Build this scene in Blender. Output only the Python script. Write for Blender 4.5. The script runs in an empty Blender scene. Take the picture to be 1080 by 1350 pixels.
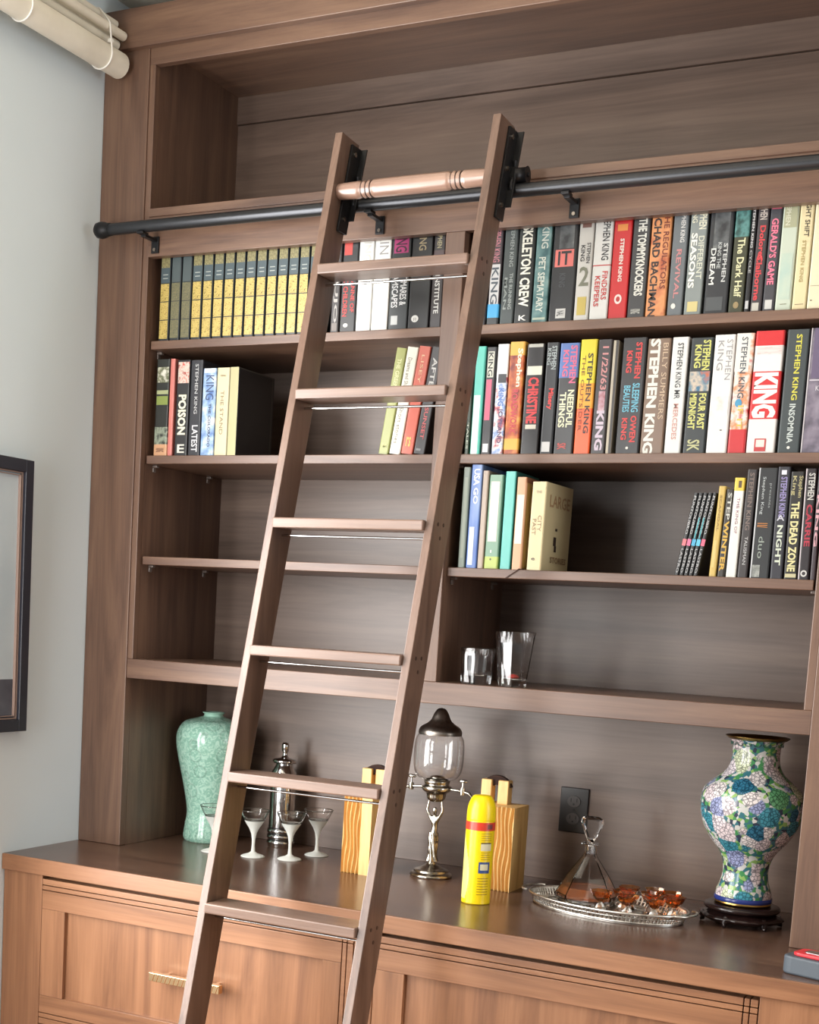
import bpy, math, random
from mathutils import Vector, Matrix
random.seed(7)
sc = bpy.context.scene
COL = sc.collection
PI = math.pi

# ------------------------------------------------------------------ camera
RM = [[0.8787287723171237, 0.47410823331735974, 0.055291299521106306],
      [0.10684716797937441, -0.08247985720978832, -0.9908485029758284],
      [-0.46520901474157617, 0.876594807339939, -0.12313454571251332]]
CAM = Vector((2.3594156619265894, -3.0773828289133225, 0.6336965537511671))
FPX, CX, CY = 1878.7848838832315, 418.7135341704414, 1047.358431621691
RM = Matrix([Vector(RM[0]), Vector(RM[1]), Vector(RM[2])])
RMT = RM.transposed()


def ray(u, v):
    return RMT @ Vector(((u - CX) / FPX, (v - CY) / FPX, 1.0))


def aty(u, v, y):           # where the line of sight meets the upright plane y
    r = ray(u, v)
    return CAM + r * ((y - CAM.y) / r.y)


def atz(u, v, z):
    r = ray(u, v)
    return CAM + r * ((z - CAM.z) / r.z)


def xon(u, y, z):           # x of the point at (y, z) seen in column u
    x = 1.0
    for _ in range(12):
        q = RM @ (Vector((x, y, z)) - CAM)
        du = CX + FPX * q.x / q.z - u
        q2 = RM @ (Vector((x + .001, y, z)) - CAM)
        x -= du * .001 / (FPX * q2.x / q2.z - FPX * q.x / q.z)
    return x


cam_data = bpy.data.cameras.new('camera')
cam = bpy.data.objects.new('camera', cam_data)
COL.objects.link(cam)
M3 = Matrix([[RM[0][i], -RM[1][i], -RM[2][i]] for i in range(3)])
cam.matrix_world = Matrix.Translation(CAM) @ M3.to_4x4()
cam_data.sensor_fit = 'HORIZONTAL'
cam_data.sensor_width = 36
cam_data.lens = FPX / 1080 * 36
cam_data.shift_x = (540 - CX) / 1080
cam_data.shift_y = (CY - 675) / 1080
cam_data.clip_start = .05
sc.camera = cam

# ------------------------------------------------------------------ materials


TONE = 1.0


def lin(c):
    out = []
    for v in c[:3]:
        v = v * TONE / 255
        out.append(v / 12.92 if v <= .04045 else ((v + .055) / 1.055) ** 2.4)
    return (*out, 1)


MATS = {}


def newmat(name):
    m = bpy.data.materials.new(name)
    m.use_nodes = True
    nt = m.node_tree
    return m, nt, nt.nodes['Principled BSDF']


def flat(c, rough=.45, metal=0, coat=0, name=None, spec=.5):
    k = (tuple(c), rough, metal, coat, spec)
    if k in MATS:
        return MATS[k]
    m, nt, b = newmat(name or 'plain_%d_%d_%d' % tuple(c[:3]))
    b.inputs['Base Color'].default_value = lin(c)
    b.inputs['Roughness'].default_value = rough
    b.inputs['Metallic'].default_value = metal
    b.inputs['Coat Weight'].default_value = coat
    b.inputs['Specular IOR Level'].default_value = spec
    MATS[k] = m
    return m


def mottle(cols, scale=30, rough=.4, name='mottle', kind='noise', stretch=(1, 1, 1), metal=0, detail=3, const=False, bump=0):
    k = (tuple(cols), scale, rough, kind, stretch, const)
    if k in MATS:
        return MATS[k]
    m, nt, b = newmat(name)
    N = nt.nodes
    tc = N.new('ShaderNodeTexCoord')
    mp = N.new('ShaderNodeMapping')
    mp.inputs['Scale'].default_value = stretch
    nt.links.new(tc.outputs['Object'], mp.inputs['Vector'])
    if kind == 'noise':
        t = N.new('ShaderNodeTexNoise')
        t.inputs['Scale'].default_value = scale
        t.inputs['Detail'].default_value = detail
        out = t.outputs['Fac']
        lo, hi = .33, .67
    else:
        t = N.new('ShaderNodeTexVoronoi')
        t.inputs['Scale'].default_value = scale
        sp = N.new('ShaderNodeSeparateColor')
        nt.links.new(t.outputs['Color'], sp.inputs[0])
        out = sp.outputs[0]
        lo, hi = 0, .9
    nt.links.new(mp.outputs[0], t.inputs['Vector'])
    r = N.new('ShaderNodeValToRGB')
    if const:
        r.color_ramp.interpolation = 'CONSTANT'
    el = r.color_ramp.elements
    n = len(cols)
    while len(el) < n:
        el.new(.5)
    for i, c in enumerate(cols):
        el[i].position = lo + (hi - lo) * i / max(1, n - 1)
        el[i].color = lin(c)
    nt.links.new(out, r.inputs[0])
    nt.links.new(r.outputs[0], b.inputs['Base Color'])
    b.inputs['Roughness'].default_value = rough
    b.inputs['Metallic'].default_value = metal
    if bump:
        bp = N.new('ShaderNodeBump')
        bp.inputs['Strength'].default_value = bump
        bp.inputs['Distance'].default_value = .002
        nt.links.new(out, bp.inputs['Height'])
        nt.links.new(bp.outputs[0], b.inputs['Normal'])
    MATS[k] = m
    return m


def wood(name, axis, c1, c2, c3, rough=.4, scale=1.0, seed=0.0, coat=0.0):
    m, nt, b = newmat(name)
    N = nt.nodes
    L = nt.links
    tc = N.new('ShaderNodeTexCoord')
    mp = N.new('ShaderNodeMapping')
    s = [14 * scale] * 3
    s['xyz'.index(axis)] = 1.1 * scale
    mp.inputs['Scale'].default_value = s
    mp.inputs['Location'].default_value = (seed, seed * 1.7, seed * .6)
    L.new(tc.outputs['Object'], mp.inputs['Vector'])
    n1 = N.new('ShaderNodeTexNoise')
    n1.inputs['Scale'].default_value = 1.0
    n1.inputs['Detail'].default_value = 6
    n1.inputs['Roughness'].default_value = .62
    n1.inputs['Distortion'].default_value = 1.2
    L.new(mp.outputs[0], n1.inputs['Vector'])
    mp2 = N.new('ShaderNodeMapping')
    s2 = [220 * scale] * 3
    s2['xyz'.index(axis)] = 7 * scale
    mp2.inputs['Scale'].default_value = s2
    L.new(tc.outputs['Object'], mp2.inputs['Vector'])
    n2 = N.new('ShaderNodeTexNoise')
    n2.inputs['Scale'].default_value = 1.0
    n2.inputs['Detail'].default_value = 2
    L.new(mp2.outputs[0], n2.inputs['Vector'])
    mix = N.new('ShaderNodeMath')
    mix.operation = 'MULTIPLY_ADD'
    L.new(n2.outputs['Fac'], mix.inputs[0])
    mix.inputs[1].default_value = .22
    L.new(n1.outputs['Fac'], mix.inputs[2])
    r = N.new('ShaderNodeValToRGB')
    el = r.color_ramp.elements
    el[0].position = .40
    el[0].color = lin(c1)
    el[1].position = .84
    el[1].color = lin(c3)
    e = el.new(.61)
    e.color = lin(c2)
    L.new(mix.outputs[0], r.inputs[0])
    L.new(r.outputs[0], b.inputs['Base Color'])
    b.inputs['Roughness'].default_value = rough
    b.inputs['Coat Weight'].default_value = coat
    b.inputs['Coat Roughness'].default_value = .2
    bp = N.new('ShaderNodeBump')
    bp.inputs['Strength'].default_value = .12
    bp.inputs['Distance'].default_value = .001
    L.new(n2.outputs['Fac'], bp.inputs['Height'])
    L.new(bp.outputs[0], b.inputs['Normal'])
    return m


W1, W2, W3 = (80, 59, 49), (102, 77, 63), (120, 93, 75)
WX = wood('walnut_along_x', 'x', W1, W2, W3, .38, 1, 1)
WZ = wood('walnut_upright', 'z', W1, W2, W3, .38, 1, 3)
WY = wood('walnut_along_y', 'y', W1, W2, W3, .38, 1, 5)
WBACK = wood('walnut_back', 'x', (80, 65, 57), (102, 84, 74), (118, 99, 87), .36, .7, 8)
WTOP = wood('walnut_worktop', 'x', (74, 54, 45), (92, 68, 56), (108, 82, 66), .24, .8, 12)
WLAD = wood('walnut_ladder', 'z', (78, 59, 50), (100, 78, 66), (116, 92, 79), .3, 1.3, 4)
WRUNG = wood('walnut_rung', 'x', (84, 65, 55), (108, 86, 74), (124, 101, 88), .3, 1.3, 6)
WBX = wood('walnut_base_x', 'x', (112, 76, 54), (138, 97, 69), (158, 114, 83), .36, .9, 2)
WBZ = wood('walnut_base_z', 'z', (112, 76, 54), (138, 97, 69), (158, 114, 83), .36, .9, 9)
WGRIP = wood('maple_grip', 'x', (118, 92, 78), (138, 110, 96), (154, 126, 110), .28, 1.5, 7, .4)
BLK = flat((38, 38, 40), .38, .6, name='black_iron')
PIPE = flat((62, 63, 66), .33, .75, name='dark_steel_pipe')
CHROME = flat((205, 205, 205), .1, 1, name='chrome')
SILVER = mottle(((180, 178, 172), (222, 219, 212), (240, 238, 232)), 60, .34, 'silver', metal=1)
OLDSIL = mottle(((120, 114, 104), (170, 164, 152), (205, 200, 190)), 70, .24, 'aged_silver', metal=1)
PEWTER = mottle(((110, 102, 96), (140, 132, 124), (164, 156, 148)), 40, .36, 'dark_pewter', metal=1)
BRASS = flat((222, 190, 148), .24, 1, name='brass')
PAPER = mottle(((205, 196, 170), (228, 220, 198)), 900, .8, 'page_edges', stretch=(1, .02, .02))


def glassmat(name, c=(255, 255, 255), rough=.02, ior=1.45):
    m, nt, b = newmat(name)
    b.inputs['Base Color'].default_value = lin(c)
    b.inputs['Roughness'].default_value = rough
    b.inputs['IOR'].default_value = ior
    b.inputs['Transmission Weight'].default_value = 1
    return m


GLASS = glassmat('clear_glass')
FROST = glassmat('frosted_glass', (232, 234, 228), .6)
FROST.node_tree.nodes['Principled BSDF'].inputs['Transmission Weight'].default_value = .35
AMBERG = glassmat('amber_glass', (255, 176, 96))
LIQ = glassmat('amber_liquor', (232, 142, 84), .05, 1.34)
LIQ.node_tree.nodes['Principled BSDF'].inputs['Transmission Weight'].default_value = .78

# ------------------------------------------------------------------ mesh tools


class MB:
    def __init__(self):
        self.v, self.f, self.m, self.s = [], [], [], []

    def add(self, vs, fs, mi=0, smooth=False):
        o = len(self.v)
        self.v += [tuple(p) for p in vs]
        for f in fs:
            self.f.append([i + o for i in f])
            self.m.append(mi)
            self.s.append(smooth)

    def box(self, x0, x1, y0, y1, z0, z1, mi=0):
        self.add([(x0, y0, z0), (x1, y0, z0), (x1, y1, z0), (x0, y1, z0), (x0, y0, z1), (x1, y0, z1), (x1, y1, z1), (x0, y1, z1)],
                 [(3, 2, 1, 0), (4, 5, 6, 7), (0, 1, 5, 4), (1, 2, 6, 5), (2, 3, 7, 6), (3, 0, 4, 7)], mi)

    def hexa(self, b, t, mi=0):
        self.add(list(b) + list(t), [(3, 2, 1, 0), (4, 5, 6, 7), (0, 1, 5, 4), (1, 2, 6, 5), (2, 3, 7, 6), (3, 0, 4, 7)], mi)

    def lathe(self, prof, n=48, c=(0, 0, 0), mi=0, smooth=True, sx=1, sy=1, rf=None):
        vs = []
        for (r, z) in prof:
            for k in range(n):
                a = 2 * PI * k / n
                rr = r if rf is None else rf(r, z, a)
                vs.append((c[0] + rr * sx * math.cos(a), c[1] + rr * sy * math.sin(a), c[2] + z))
        fs = []
        for i in range(len(prof) - 1):
            for k in range(n):
                k2 = (k + 1) % n
                fs.append((i * n + k, i * n + k2, (i + 1) * n + k2, (i + 1) * n + k))
        self.add(vs, fs, mi, smooth)
        if prof[0][0] > 1e-6:
            self.add(vs[:n][::-1], [tuple(range(n))], mi)
        if prof[-1][0] > 1e-6:
            self.add(vs[-n:], [tuple(range(n))], mi)

    def tube(self, path, r, n=12, mi=0, smooth=True, caps=True):
        path = [Vector(p) for p in path]
        rings = []
        up = None
        for i, p in enumerate(path):
            d = (path[min(i + 1, len(path) - 1)] - path[max(i - 1, 0)]).normalized()
            if up is None:
                up = Vector((0, 0, 1)) if abs(d.z) < .9 else Vector((1, 0, 0))
            a = d.cross(up).normalized()
            b = a.cross(d).normalized()
            up = b
            rr = r[i] if isinstance(r, (list, tuple)) else r
            rings.append([p + (a * math.cos(2 * PI * k / n) + b * math.sin(2 * PI * k / n)) * rr for k in range(n)])
        vs = [q for ring in rings for q in ring]
        fs = []
        for i in range(len(path) - 1):
            for k in range(n):
                k2 = (k + 1) % n
                fs.append((i * n + k, i * n + k2, (i + 1) * n + k2, (i + 1) * n + k))
        self.add(vs, fs, mi, smooth)
        if caps:
            self.add(rings[0], [tuple(range(n))[::-1]], mi)
            self.add(rings[-1], [tuple(range(n))], mi)

    def prism(self, poly, z0, z1, mi=0, smooth=False):
        n = len(poly)
        vs = [(x, y, z0) for x, y in poly] + [(x, y, z1) for x, y in poly]
        self.add(vs, [tuple(range(n))[::-1], tuple(range(n, 2 * n))] + [(i, (i + 1) % n, n + (i + 1) % n, n + i) for i in range(n)], mi, smooth)

    def build(self, name, mats, parent=None, bevel=0, loc=None, fix=True):
        me = bpy.data.meshes.new(name)
        me.from_pydata(self.v, [], self.f)
        if not isinstance(mats, (list, tuple)):
            mats = [mats]
        for m in mats:
            me.materials.append(m)
        me.polygons.foreach_set('material_index', self.m)
        me.polygons.foreach_set('use_smooth', self.s)
        me.update()
        o = bpy.data.objects.new(name, me)
        COL.objects.link(o)
        if parent:
            o.parent = parent
        if loc:
            o.location = loc
        if bevel:
            b = o.modifiers.new('bevel', 'BEVEL')
            b.width = bevel
            b.segments = 2
            b.limit_method = 'ANGLE'
            b.angle_limit = .6
        return o


def boxes(name, mats, parent, *bs, bevel=.0015, loc=None):
    if len(bs) > 1 and parent is not None:
        return [boxes(name, mats, parent, b, bevel=bevel, loc=loc) for b in bs][0]
    m = MB()
    for b in bs:
        m.box(*b)
    return m.build(name, mats, parent, bevel, loc)


def tag(o, label=None, cat=None, group=None, kind=None):
    if label:
        o['label'] = label
    if cat:
        o['category'] = cat
    if group:
        o['group'] = group
    if kind:
        o['kind'] = kind
    return o


def thing(name, loc, label, cat, group=None, rz=0):
    o = bpy.data.objects.new(name, None)
    o.empty_display_size = .02
    COL.objects.link(o)
    o.location = loc
    o.rotation_euler.z = rz
    return tag(o, label, cat, group)


def copy_tree(o, parent=None):
    c = o.copy()
    COL.objects.link(c)
    c.parent = parent
    for ch in list(o.children):
        copy_tree(ch, c)
    return c


# ---- lettering
TXT = {}


def text_mesh(s, bold=.018):
    if (s, bold) not in TXT:
        cu = bpy.data.curves.new('t', 'FONT')
        cu.body = s
        cu.resolution_u = 2
        cu.offset = bold
        ob = bpy.data.objects.new('t', cu)
        me = bpy.data.meshes.new_from_object(ob)
        vs = [(v.co.x, v.co.y) for v in me.vertices]
        fs = [tuple(p.vertices) for p in me.polygons]
        bpy.data.objects.remove(ob)
        bpy.data.curves.remove(cu)
        bpy.data.meshes.remove(me)
        x0 = min(v[0] for v in vs); x1 = max(v[0] for v in vs)
        y0 = min(v[1] for v in vs); y1 = max(v[1] for v in vs)
        TXT[(s, bold)] = ([((x - x0) / (x1 - x0), (y - y0) / (y1 - y0)) for x, y in vs], fs)
    return TXT[(s, bold)]


def put_text(mb, s, fn, mi, bold=.018):       # fn(a, b): a along the line 0..1, b up the letters 0..1
    vs, fs = text_mesh(s, bold)
    mb.add([fn(a, b) for a, b in vs], fs, mi)


# ------------------------------------------------------------------ the room
XA, XA2, XB, XC, XD, XD2, XR = .155, .138, .976, 1.023, 1.853, 1.8705, 2.008
ZT, ZN1, ZN2, ZS1, ZS2, ZS3, ZBT, ZBB = 1.979, 1.6305, 1.515, 1.312, 1.0245, .7665, .499, .448
YB, YS, TH = .395, .02, .021
ZF = -.86
WALL = mottle(((205, 217, 222), (209, 220, 225)), 3, .85, 'painted_wall')
BWALL = flat((205, 200, 188), .85, name='cream_paint')
CEILM = flat((226, 220, 205), .9, name='ceiling_paint')
FLOORM = wood('oak_floor', 'y', (120, 84, 56), (150, 106, 72), (168, 124, 86), .4, .6, 2)
WY0, WY1, WZ0, WZ1 = -1.95, -.74, -.15, 1.65       # window opening in the left wall
m = MB()
m.box(-.12, 0, WY1, .56, ZF, 2.35); m.box(-.12, 0, -2.75, WY0, ZF, 2.35)
m.box(-.12, 0, WY0, WY1, ZF, WZ0); m.box(-.12, 0, WY0, WY1, WZ1, 2.35)
tag(m.build('wall_left', WALL), kind='structure')
tag(boxes('wall_back', BWALL, None, (0, 5, .46, .56, ZF, 2.35), bevel=0), kind='structure')
tag(boxes('floor', FLOORM, None, (-.12, 5, -5, .56, ZF - .1, ZF), bevel=0), kind='structure')
tag(boxes('ceiling', CEILM, None, (-.12, 5, -5, .56, 2.168, 2.35), bevel=0), kind='structure')
m = MB()  # made-up wall return with an opening, built around the added rear light
m.box(0, .1, -2.85, -2.75, ZF, 2.168); m.box(.66, .76, -2.85, -2.75, ZF, 2.168)
m.box(.1, .66, -2.85, -2.75, ZF, -.3); m.box(.1, .66, -2.85, -2.75, 1.6, 2.168)
tag(m.build('rear_fill_surround', WALL), kind='structure')
# window in the left wall (outside the frame; the daylight source)
wf = boxes('window_1', flat((225, 222, 214), .5), None,
           (-.1, .015, WY0 - .06, WY0, WZ0 - .06, WZ1 + .06), (-.1, .015, WY1, WY1 + .06, WZ0 - .06, WZ1 + .06),
           (-.1, .015, WY0, WY1, WZ0 - .06, WZ0), (-.1, .015, WY0, WY1, WZ1, WZ1 + .06), bevel=0)
tag(wf, kind='structure')

# ------------------------------------------------------------------ bookcase
bc = thing('bookcase', (0, 0, 0), 'tall built-in walnut bookcase with open shelves standing on the worktop', 'bookcase')
boxes('stile', WZ, bc, (0.001, XA2, -.004, .022, 0.0005, 2.02)).name = 'stile'
boxes('stile', WZ, bc, (XD2, XR, -.004, .022, 0.0005, 2.02))
boxes('stile', WZ, bc, (XB, XC, 0, .022, ZBT, ZN2))
boxes('stile_strip', WZ, bc, (XA2, XA, 0, .02, ZBT, ZT))
boxes('stile_strip', WZ, bc, (XD, XD2, 0, .02, ZBT, ZT))
boxes('top_rail', WX, bc, (XA2, XD2, 0, .022, ZT, 2.02))
boxes('header_rail', WX, bc, (XA, XD, -.001, .022, ZN2, ZN1))
boxes('header_lip', WX, bc, (XA, XD, -.006, .1, ZN1 - .019, ZN1 + .001))
boxes('niche_floor', WX, bc, (XA, XD, .022, YB, ZN1 - .02, ZN1 - .001), bevel=0)
boxes('bay_ceiling', WX, bc, (XA, XB, .022, YB, ZN2 + .08, ZN2 + .094), (XC, XD, .022, YB, ZN2 + .08, ZN2 + .094), bevel=0)
boxes('beam', WX, bc, (XA2, XD2, -.001, YB, ZBB, ZBT))
boxes('niche_ceiling', WX, bc, (XA2, XD2, .02, YB, 2.028, 2.05), bevel=0)
cm = MB()
cm.box(.001, XR + .03, -.022, .03, 2.018, 2.113)
cm.box(.001, XR + .03, .03, YB, 2.05, 2.113)
cm.build('cornice', WX, bc, .002)
boxes('side_panel', WZ, bc, (.002, XA2, .022, YB, .0005, ZBT), (.002, XA, .0201, YB, ZBT, 2.028), bevel=0)
boxes('side_panel', WZ, bc, (XD2, XR, .022, YB, .0005, ZBT), (XD - .004, XR, .022, YB, ZBT, 2.028), bevel=0)
boxes('partition', WZ, bc, (XB + .004, XC - .004, .022, YB, ZBT, ZN2 + .094), bevel=0)
boxes('back_panel', WBACK, bc, (XA2, XD2, YB, YB + .012, 0.0005, ZBB), bevel=0)
boxes('back_panel', WBACK, bc, (XA2, XD2, YB, YB + .012, ZBT, ZN1), bevel=0)
boxes('back_panel', WBACK, bc, (XA2, XD2, YB, YB + .012, ZN1, 1.955), bevel=0)
boxes('back_panel', WBACK, bc, (XA2, XD2, YB - .006, YB + .012, 1.9575, 2.028), bevel=0)


def shelf(x0, x1, z, pegs=True):
    s = boxes('shelf', WX, bc, (x0 + .004, x1 - .004, YS, YB - .002, z - TH, z))
    if pegs:
        for y in (.06, .32):
            for x, sg in ((x0, 1), (x1, -1)):
                p = MB()
                p.box(min(x, x + sg * .014), max(x, x + sg * .014), y - .006, y + .006, z - TH - .006, z - TH)
                p.box(min(x, x + sg * .004), max(x, x + sg * .004), y - .006, y + .006, z - TH - .018, z - TH - .006)
                p.build('shelf_peg', flat((116, 106, 100), .3), s, .0015)
    return s


XAL = XA + .0005
for z in (ZS1, ZS2, ZS3):
    shelf(XAL, XB + .004, z)
    shelf(XC - .004, XD - .004, z, z < 2)

# ------------------------------------------------------------------ worktop and base cabinet
wt = thing('worktop', (0, 0, 0), 'continuous dark walnut worktop running under the whole bookcase', 'worktop')
boxes('slab', WTOP, wt, (0.001, 2.6, -.306, .44, -.0395, 0), bevel=0)
boxes('front_edge', WBX, wt, (0.001, 2.6, -.313, -.306, -.04, 0), bevel=.0015)
cb = thing('base_cabinet', (0, 0, ZF), 'reddish walnut base cabinet with recessed-panel fronts under the worktop', 'cabinet')
zc = -ZF


def cbx(name, mat, parent, *bs, bevel=.0012):
    return boxes(name, mat, parent, *[(a, b, c, d, e + zc, f + zc) for a, b, c, d, e, f in bs], bevel=bevel)


YC = -.303
cbx('carcass', WBZ, cb, (.002, 2.6, YC + .03, .44, -.86, -.041), bevel=0)
cbx('frame_stile', WBZ, cb, (.002, .124, YC, YC + .03, -.86, -.041))
cbx('frame_stile', WBZ, cb, (1.0, 1.051, YC, YC + .03, -.86, -.041))
cbx('frame_stile', WBZ, cb, (1.874, 2.05, YC, YC + .03, -.86, -.041))
cbx('frame_stile', WBZ, cb, (2.05, 2.6, YC, YC + .03, -.86, -.041))
cbx('toe_rail', WBX, cb, (.124, 1.0, YC, YC + .03, -.86, -.79), (1.051, 1.874, YC, YC + .03, -.86, -.79))


def front(x0, x1, z0, z1, vright=True, handle=True):
    n = 'drawer'
    d = MB()
    y0, y1 = YC - .001, YC + .026
    g = .0022
    bz = [(0, .0145), (.0145 + g, .027)]                 # two thin bands, then the frame
    t = .027 + g
    sw = .072 if False else .07
    # bands along the top and bottom
    vb = [(0, .014), (.014 + g, .026)] if vright else []
    xr = x1 - (.026 + g) if vright else x1
    for a, b in bz:
        d.box(x0, xr, y0, y1, z1 - b + zc, z1 - a + zc)
        d.box(x0, xr, y0, y1, z0 + a + zc, z0 + b + zc)
        if vright:
            for c, e in vb:
                d.box(x1 - e, x1 - c, y0, y1, z1 - b + zc, z1 - a + zc)
                d.box(x1 - e, x1 - c, y0, y1, z0 + a + zc, z0 + b + zc)
    for c, e in vb:
        d.box(x1 - e, x1 - c, y0, y1, z0 + t + zc, z1 - t + zc)
    # rails
    px0, px1, pz0, pz1 = x0 + .072, xr - .046, z0 + t + .044, z1 - t - .046
    d.box(x0, xr, y0, y1, pz1 + zc, z1 - t + zc)
    d.box(x0, xr, y0, y1, z0 + t + zc, pz0 + zc)
    o = d.build(n, WBX, cb, .0008)
    boxes('frame_side', WBZ, o, (x0, px0, y0, y1, pz0 + .0004 + zc, pz1 - .0004 + zc), (px1, xr, y0, y1, pz0 + .0004 + zc, pz1 - .0004 + zc), bevel=.0008)
    p = MB()
    p.box(px0 - .004, px1 + .004, y0 + .012, y1 - .002, pz0 - .004 + zc, pz1 + .004 + zc)
    p.build('panel', WBZ, o, 0)
    if handle:
        cx, cz = (x0 + x1) / 2 + .016, (z0 + z1) / 2 + zc + .002
        h = MB()
        h.box(cx - .098, cx + .098, y0 - .034, y0 - .018, cz - .010, cz + .010)
        for sx in (-.07, .07):
            h.box(cx + sx - .005, cx + sx + .005, y0 - .023, y0 + .014, cz - .004, cz + .004)
        for k in range(16):
            xx = cx - .092 + k * .0118
            h.hexa([(xx, y0 - .0352, cz - .0095), (xx + .005, y0 - .0352, cz - .0095), (xx + .005, y0 - .033, cz - .0095), (xx, y0 - .033, cz - .0095)], [(xx + .006, y0 - .0352, cz + .0095), (xx + .011, y0 - .0352, cz + .0095), (xx + .011, y0 - .033, cz + .0095), (xx + .006, y0 - .033, cz + .0095)])
        h.build('handle', BRASS, o, .0008)


front(.126, .998, -.42, -.05, handle=True)
front(.126, .998, -.788, -.423, handle=True)
front(1.053, 1.872, -.42, -.05, handle=False)
front(1.053, 1.872, -.788, -.423, handle=False)

# ------------------------------------------------------------------ wall picture
pf = thing('framed_picture', (0, -.26, .309), 'large picture in a thin black frame hanging on the grey wall', 'picture')
W_, H_ = .42, .668
boxes('frame_side', flat((44, 46, 56), .35), pf, (.001, .024, -.03, 0, 0, H_), (.001, .024, -W_, -W_ + .03, 0, H_),
      (.001, .024, -W_ + .03, -.03, 0, .03), (.001, .024, -W_ + .03, -.03, H_ - .03, H_))
m = MB()
for o_, t_ in ((.031, .003), (.038, .0015)):
    m.box(.003, .016, -W_ + o_, -W_ + o_ + t_, o_, H_ - o_)
    m.box(.003, .016, -o_ - t_, -o_, o_, H_ - o_)
    m.box(.003, .016, -W_ + o_ + t_, -o_ - t_, o_, o_ + t_)
    m.box(.003, .016, -W_ + o_ + t_, -o_ - t_, H_ - o_ - t_, H_ - o_)
m.build('inner_border', flat((150, 128, 118), .5), pf)
m = MB()
m.box(.003, .008, -W_ + .03, -.03, .03, .13)
m.box(.003, .008, -W_ + .03, -.03, .13, H_ - .03, 1)
m.build('print', [mottle(((70, 72, 82), (95, 98, 108)), 12, .5, 'print_ground'), mottle(((176, 190, 198), (192, 203, 208)), 4, .5, 'print_sky')], pf)

# ------------------------------------------------------------------ conduits at the ceiling
cp = thing('conduit_bundle', (0, 0, 0), 'bundle of off-white pipes strapped along the top of the left wall', 'pipes')
PW = mottle(((214, 208, 192), (226, 221, 206)), 9, .5, 'off_white_pipe')
for x, z, r in ((.062, 1.978, .031), (.05, 2.028, .012), (.026, 2.052, .012), (.072, 2.046, .011), (.045, 2.078, .010)):
    m = MB()
    m.tube([(x, -2.6, z), (x, -.026, z)], r, 24)
    m.build('pipe', PW, cp)
pts_ = []
for x, z, r in ((.062, 1.978, .031), (.05, 2.028, .012), (.026, 2.052, .012), (.072, 2.046, .011), (.045, 2.078, .010)):
    pts_ += [(x + (r + .002) * math.cos(2 * PI * k / 24), z + (r + .002) * math.sin(2 * PI * k / 24)) for k in range(24)]
pts_ = sorted(set(pts_))


def half_hull(ps):
    h = []
    for p in ps:
        while len(h) > 1 and (h[-1][0] - h[-2][0]) * (p[1] - h[-2][1]) - (h[-1][1] - h[-2][1]) * (p[0] - h[-2][0]) <= 0:
            h.pop()
        h.append(p)
    return h[:-1]


hull = half_hull(pts_) + half_hull(pts_[::-1])
for y in (-.1, -.4, -.9, -1.6):
    m = MB()
    m.tube([(x, y + .012 * (z - 2), z) for x, z in hull] + [(hull[0][0], y + .012 * (hull[0][1] - 2), hull[0][1])], .0022, 6, caps=False)
    m.box(.083, .094, y - .004, y + .004, 2.004, 2.012)
    m.build('cable_tie', flat((236, 234, 228), .4), cp)
    m = MB()
    m.box(.0004, .036, y + .03, y + .045, 1.976, 1.988)
    m.build('wall_clip', PW, cp)

# ------------------------------------------------------------------ ladder rail (pipe)
pr = thing('ladder_rail', (0, 0, 0), 'long dark steel ladder rail fixed across the bookcase header', 'rail')
m = MB()
m.tube([(.05, -.06, 1.573), (2.0, -.06, 1.573)], .0145, 28)
m.build('pipe', PIPE, pr)
m = MB()
prof = [(.001, -.02), (.012, -.019), (.019, -.012), (.021, 0), (.019, .012), (.016, .019), (.016, .028)]
vs = []
n = 24
for r, x in prof:
    for k in range(n):
        a = 2 * PI * k / n
        vs.append((.052 + x, -.06 + r * math.cos(a), 1.573 + r * math.sin(a)))
fs = [(i * n + k, (i + 1) * n + k, (i + 1) * n + (k + 1) % n, i * n + (k + 1) % n) for i in range(len(prof) - 1) for k in range(n)]
m.add(vs, fs, 0, True)
m.add(vs[:n], [tuple(range(n))], 0)
m.build('end_knob', BLK, pr)


def pipe_bracket(x):
    m = MB()
    m.box(x - .011, x + .011, -.0065, -.001, 1.522, 1.562)
    m.box(x - .007, x + .007, -.058, -.005, 1.549, 1.556)
    m.box(x - .009, x + .009, -.073, -.047, 1.5535, 1.5595)
    o = m.build('bracket', BLK, pr, .001)
    m = MB()
    m.tube([(x, -.0095, 1.53), (x, -.006, 1.53)], .004, 12)
    m.build('screw', flat((150, 140, 130), .3, 1), o)


for u, v in ((203, 322), (500, 290), (757, 265)):
    pipe_bracket(aty(u, v, -.01).x)
pipe_bracket(1.955)

# ------------------------------------------------------------------ library ladder
LS = .2468
LY0 = -.165
DL = -.165 + .13


def lad_pt(u, v, off=0):      # pixel to the plane of the ladder's front faces
    r = ray(u, v)
    # y = LY0 + LS*(z-1.57) + off
    t = (LY0 + off + LS * (CAM.z - 1.57) - CAM.y) / (r.y - LS * r.z)
    return CAM + r * t


L_TOP, L_BOT = lad_pt(442, 175), lad_pt(235, 1350)
R_TOP, R_BOT = lad_pt(651.7, 150), lad_pt(450, 1350)
ld = thing('library_ladder', ((L_BOT.x + R_BOT.x) / 2, LY0 + LS * (ZF - 1.57), ZF),
           'brown wooden rolling library ladder leaning on the dark steel rail', 'ladder')
LO = ld.location.copy()
ly = lambda z, off=0: LY0 + LS * (z - 1.57) + off
RT, RD = .0185, .084


lxm = (L_TOP.x + L_BOT.x) / 2
rxm = (R_TOP.x + R_BOT.x) / 2
LX = lxm
RX = rxm


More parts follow.
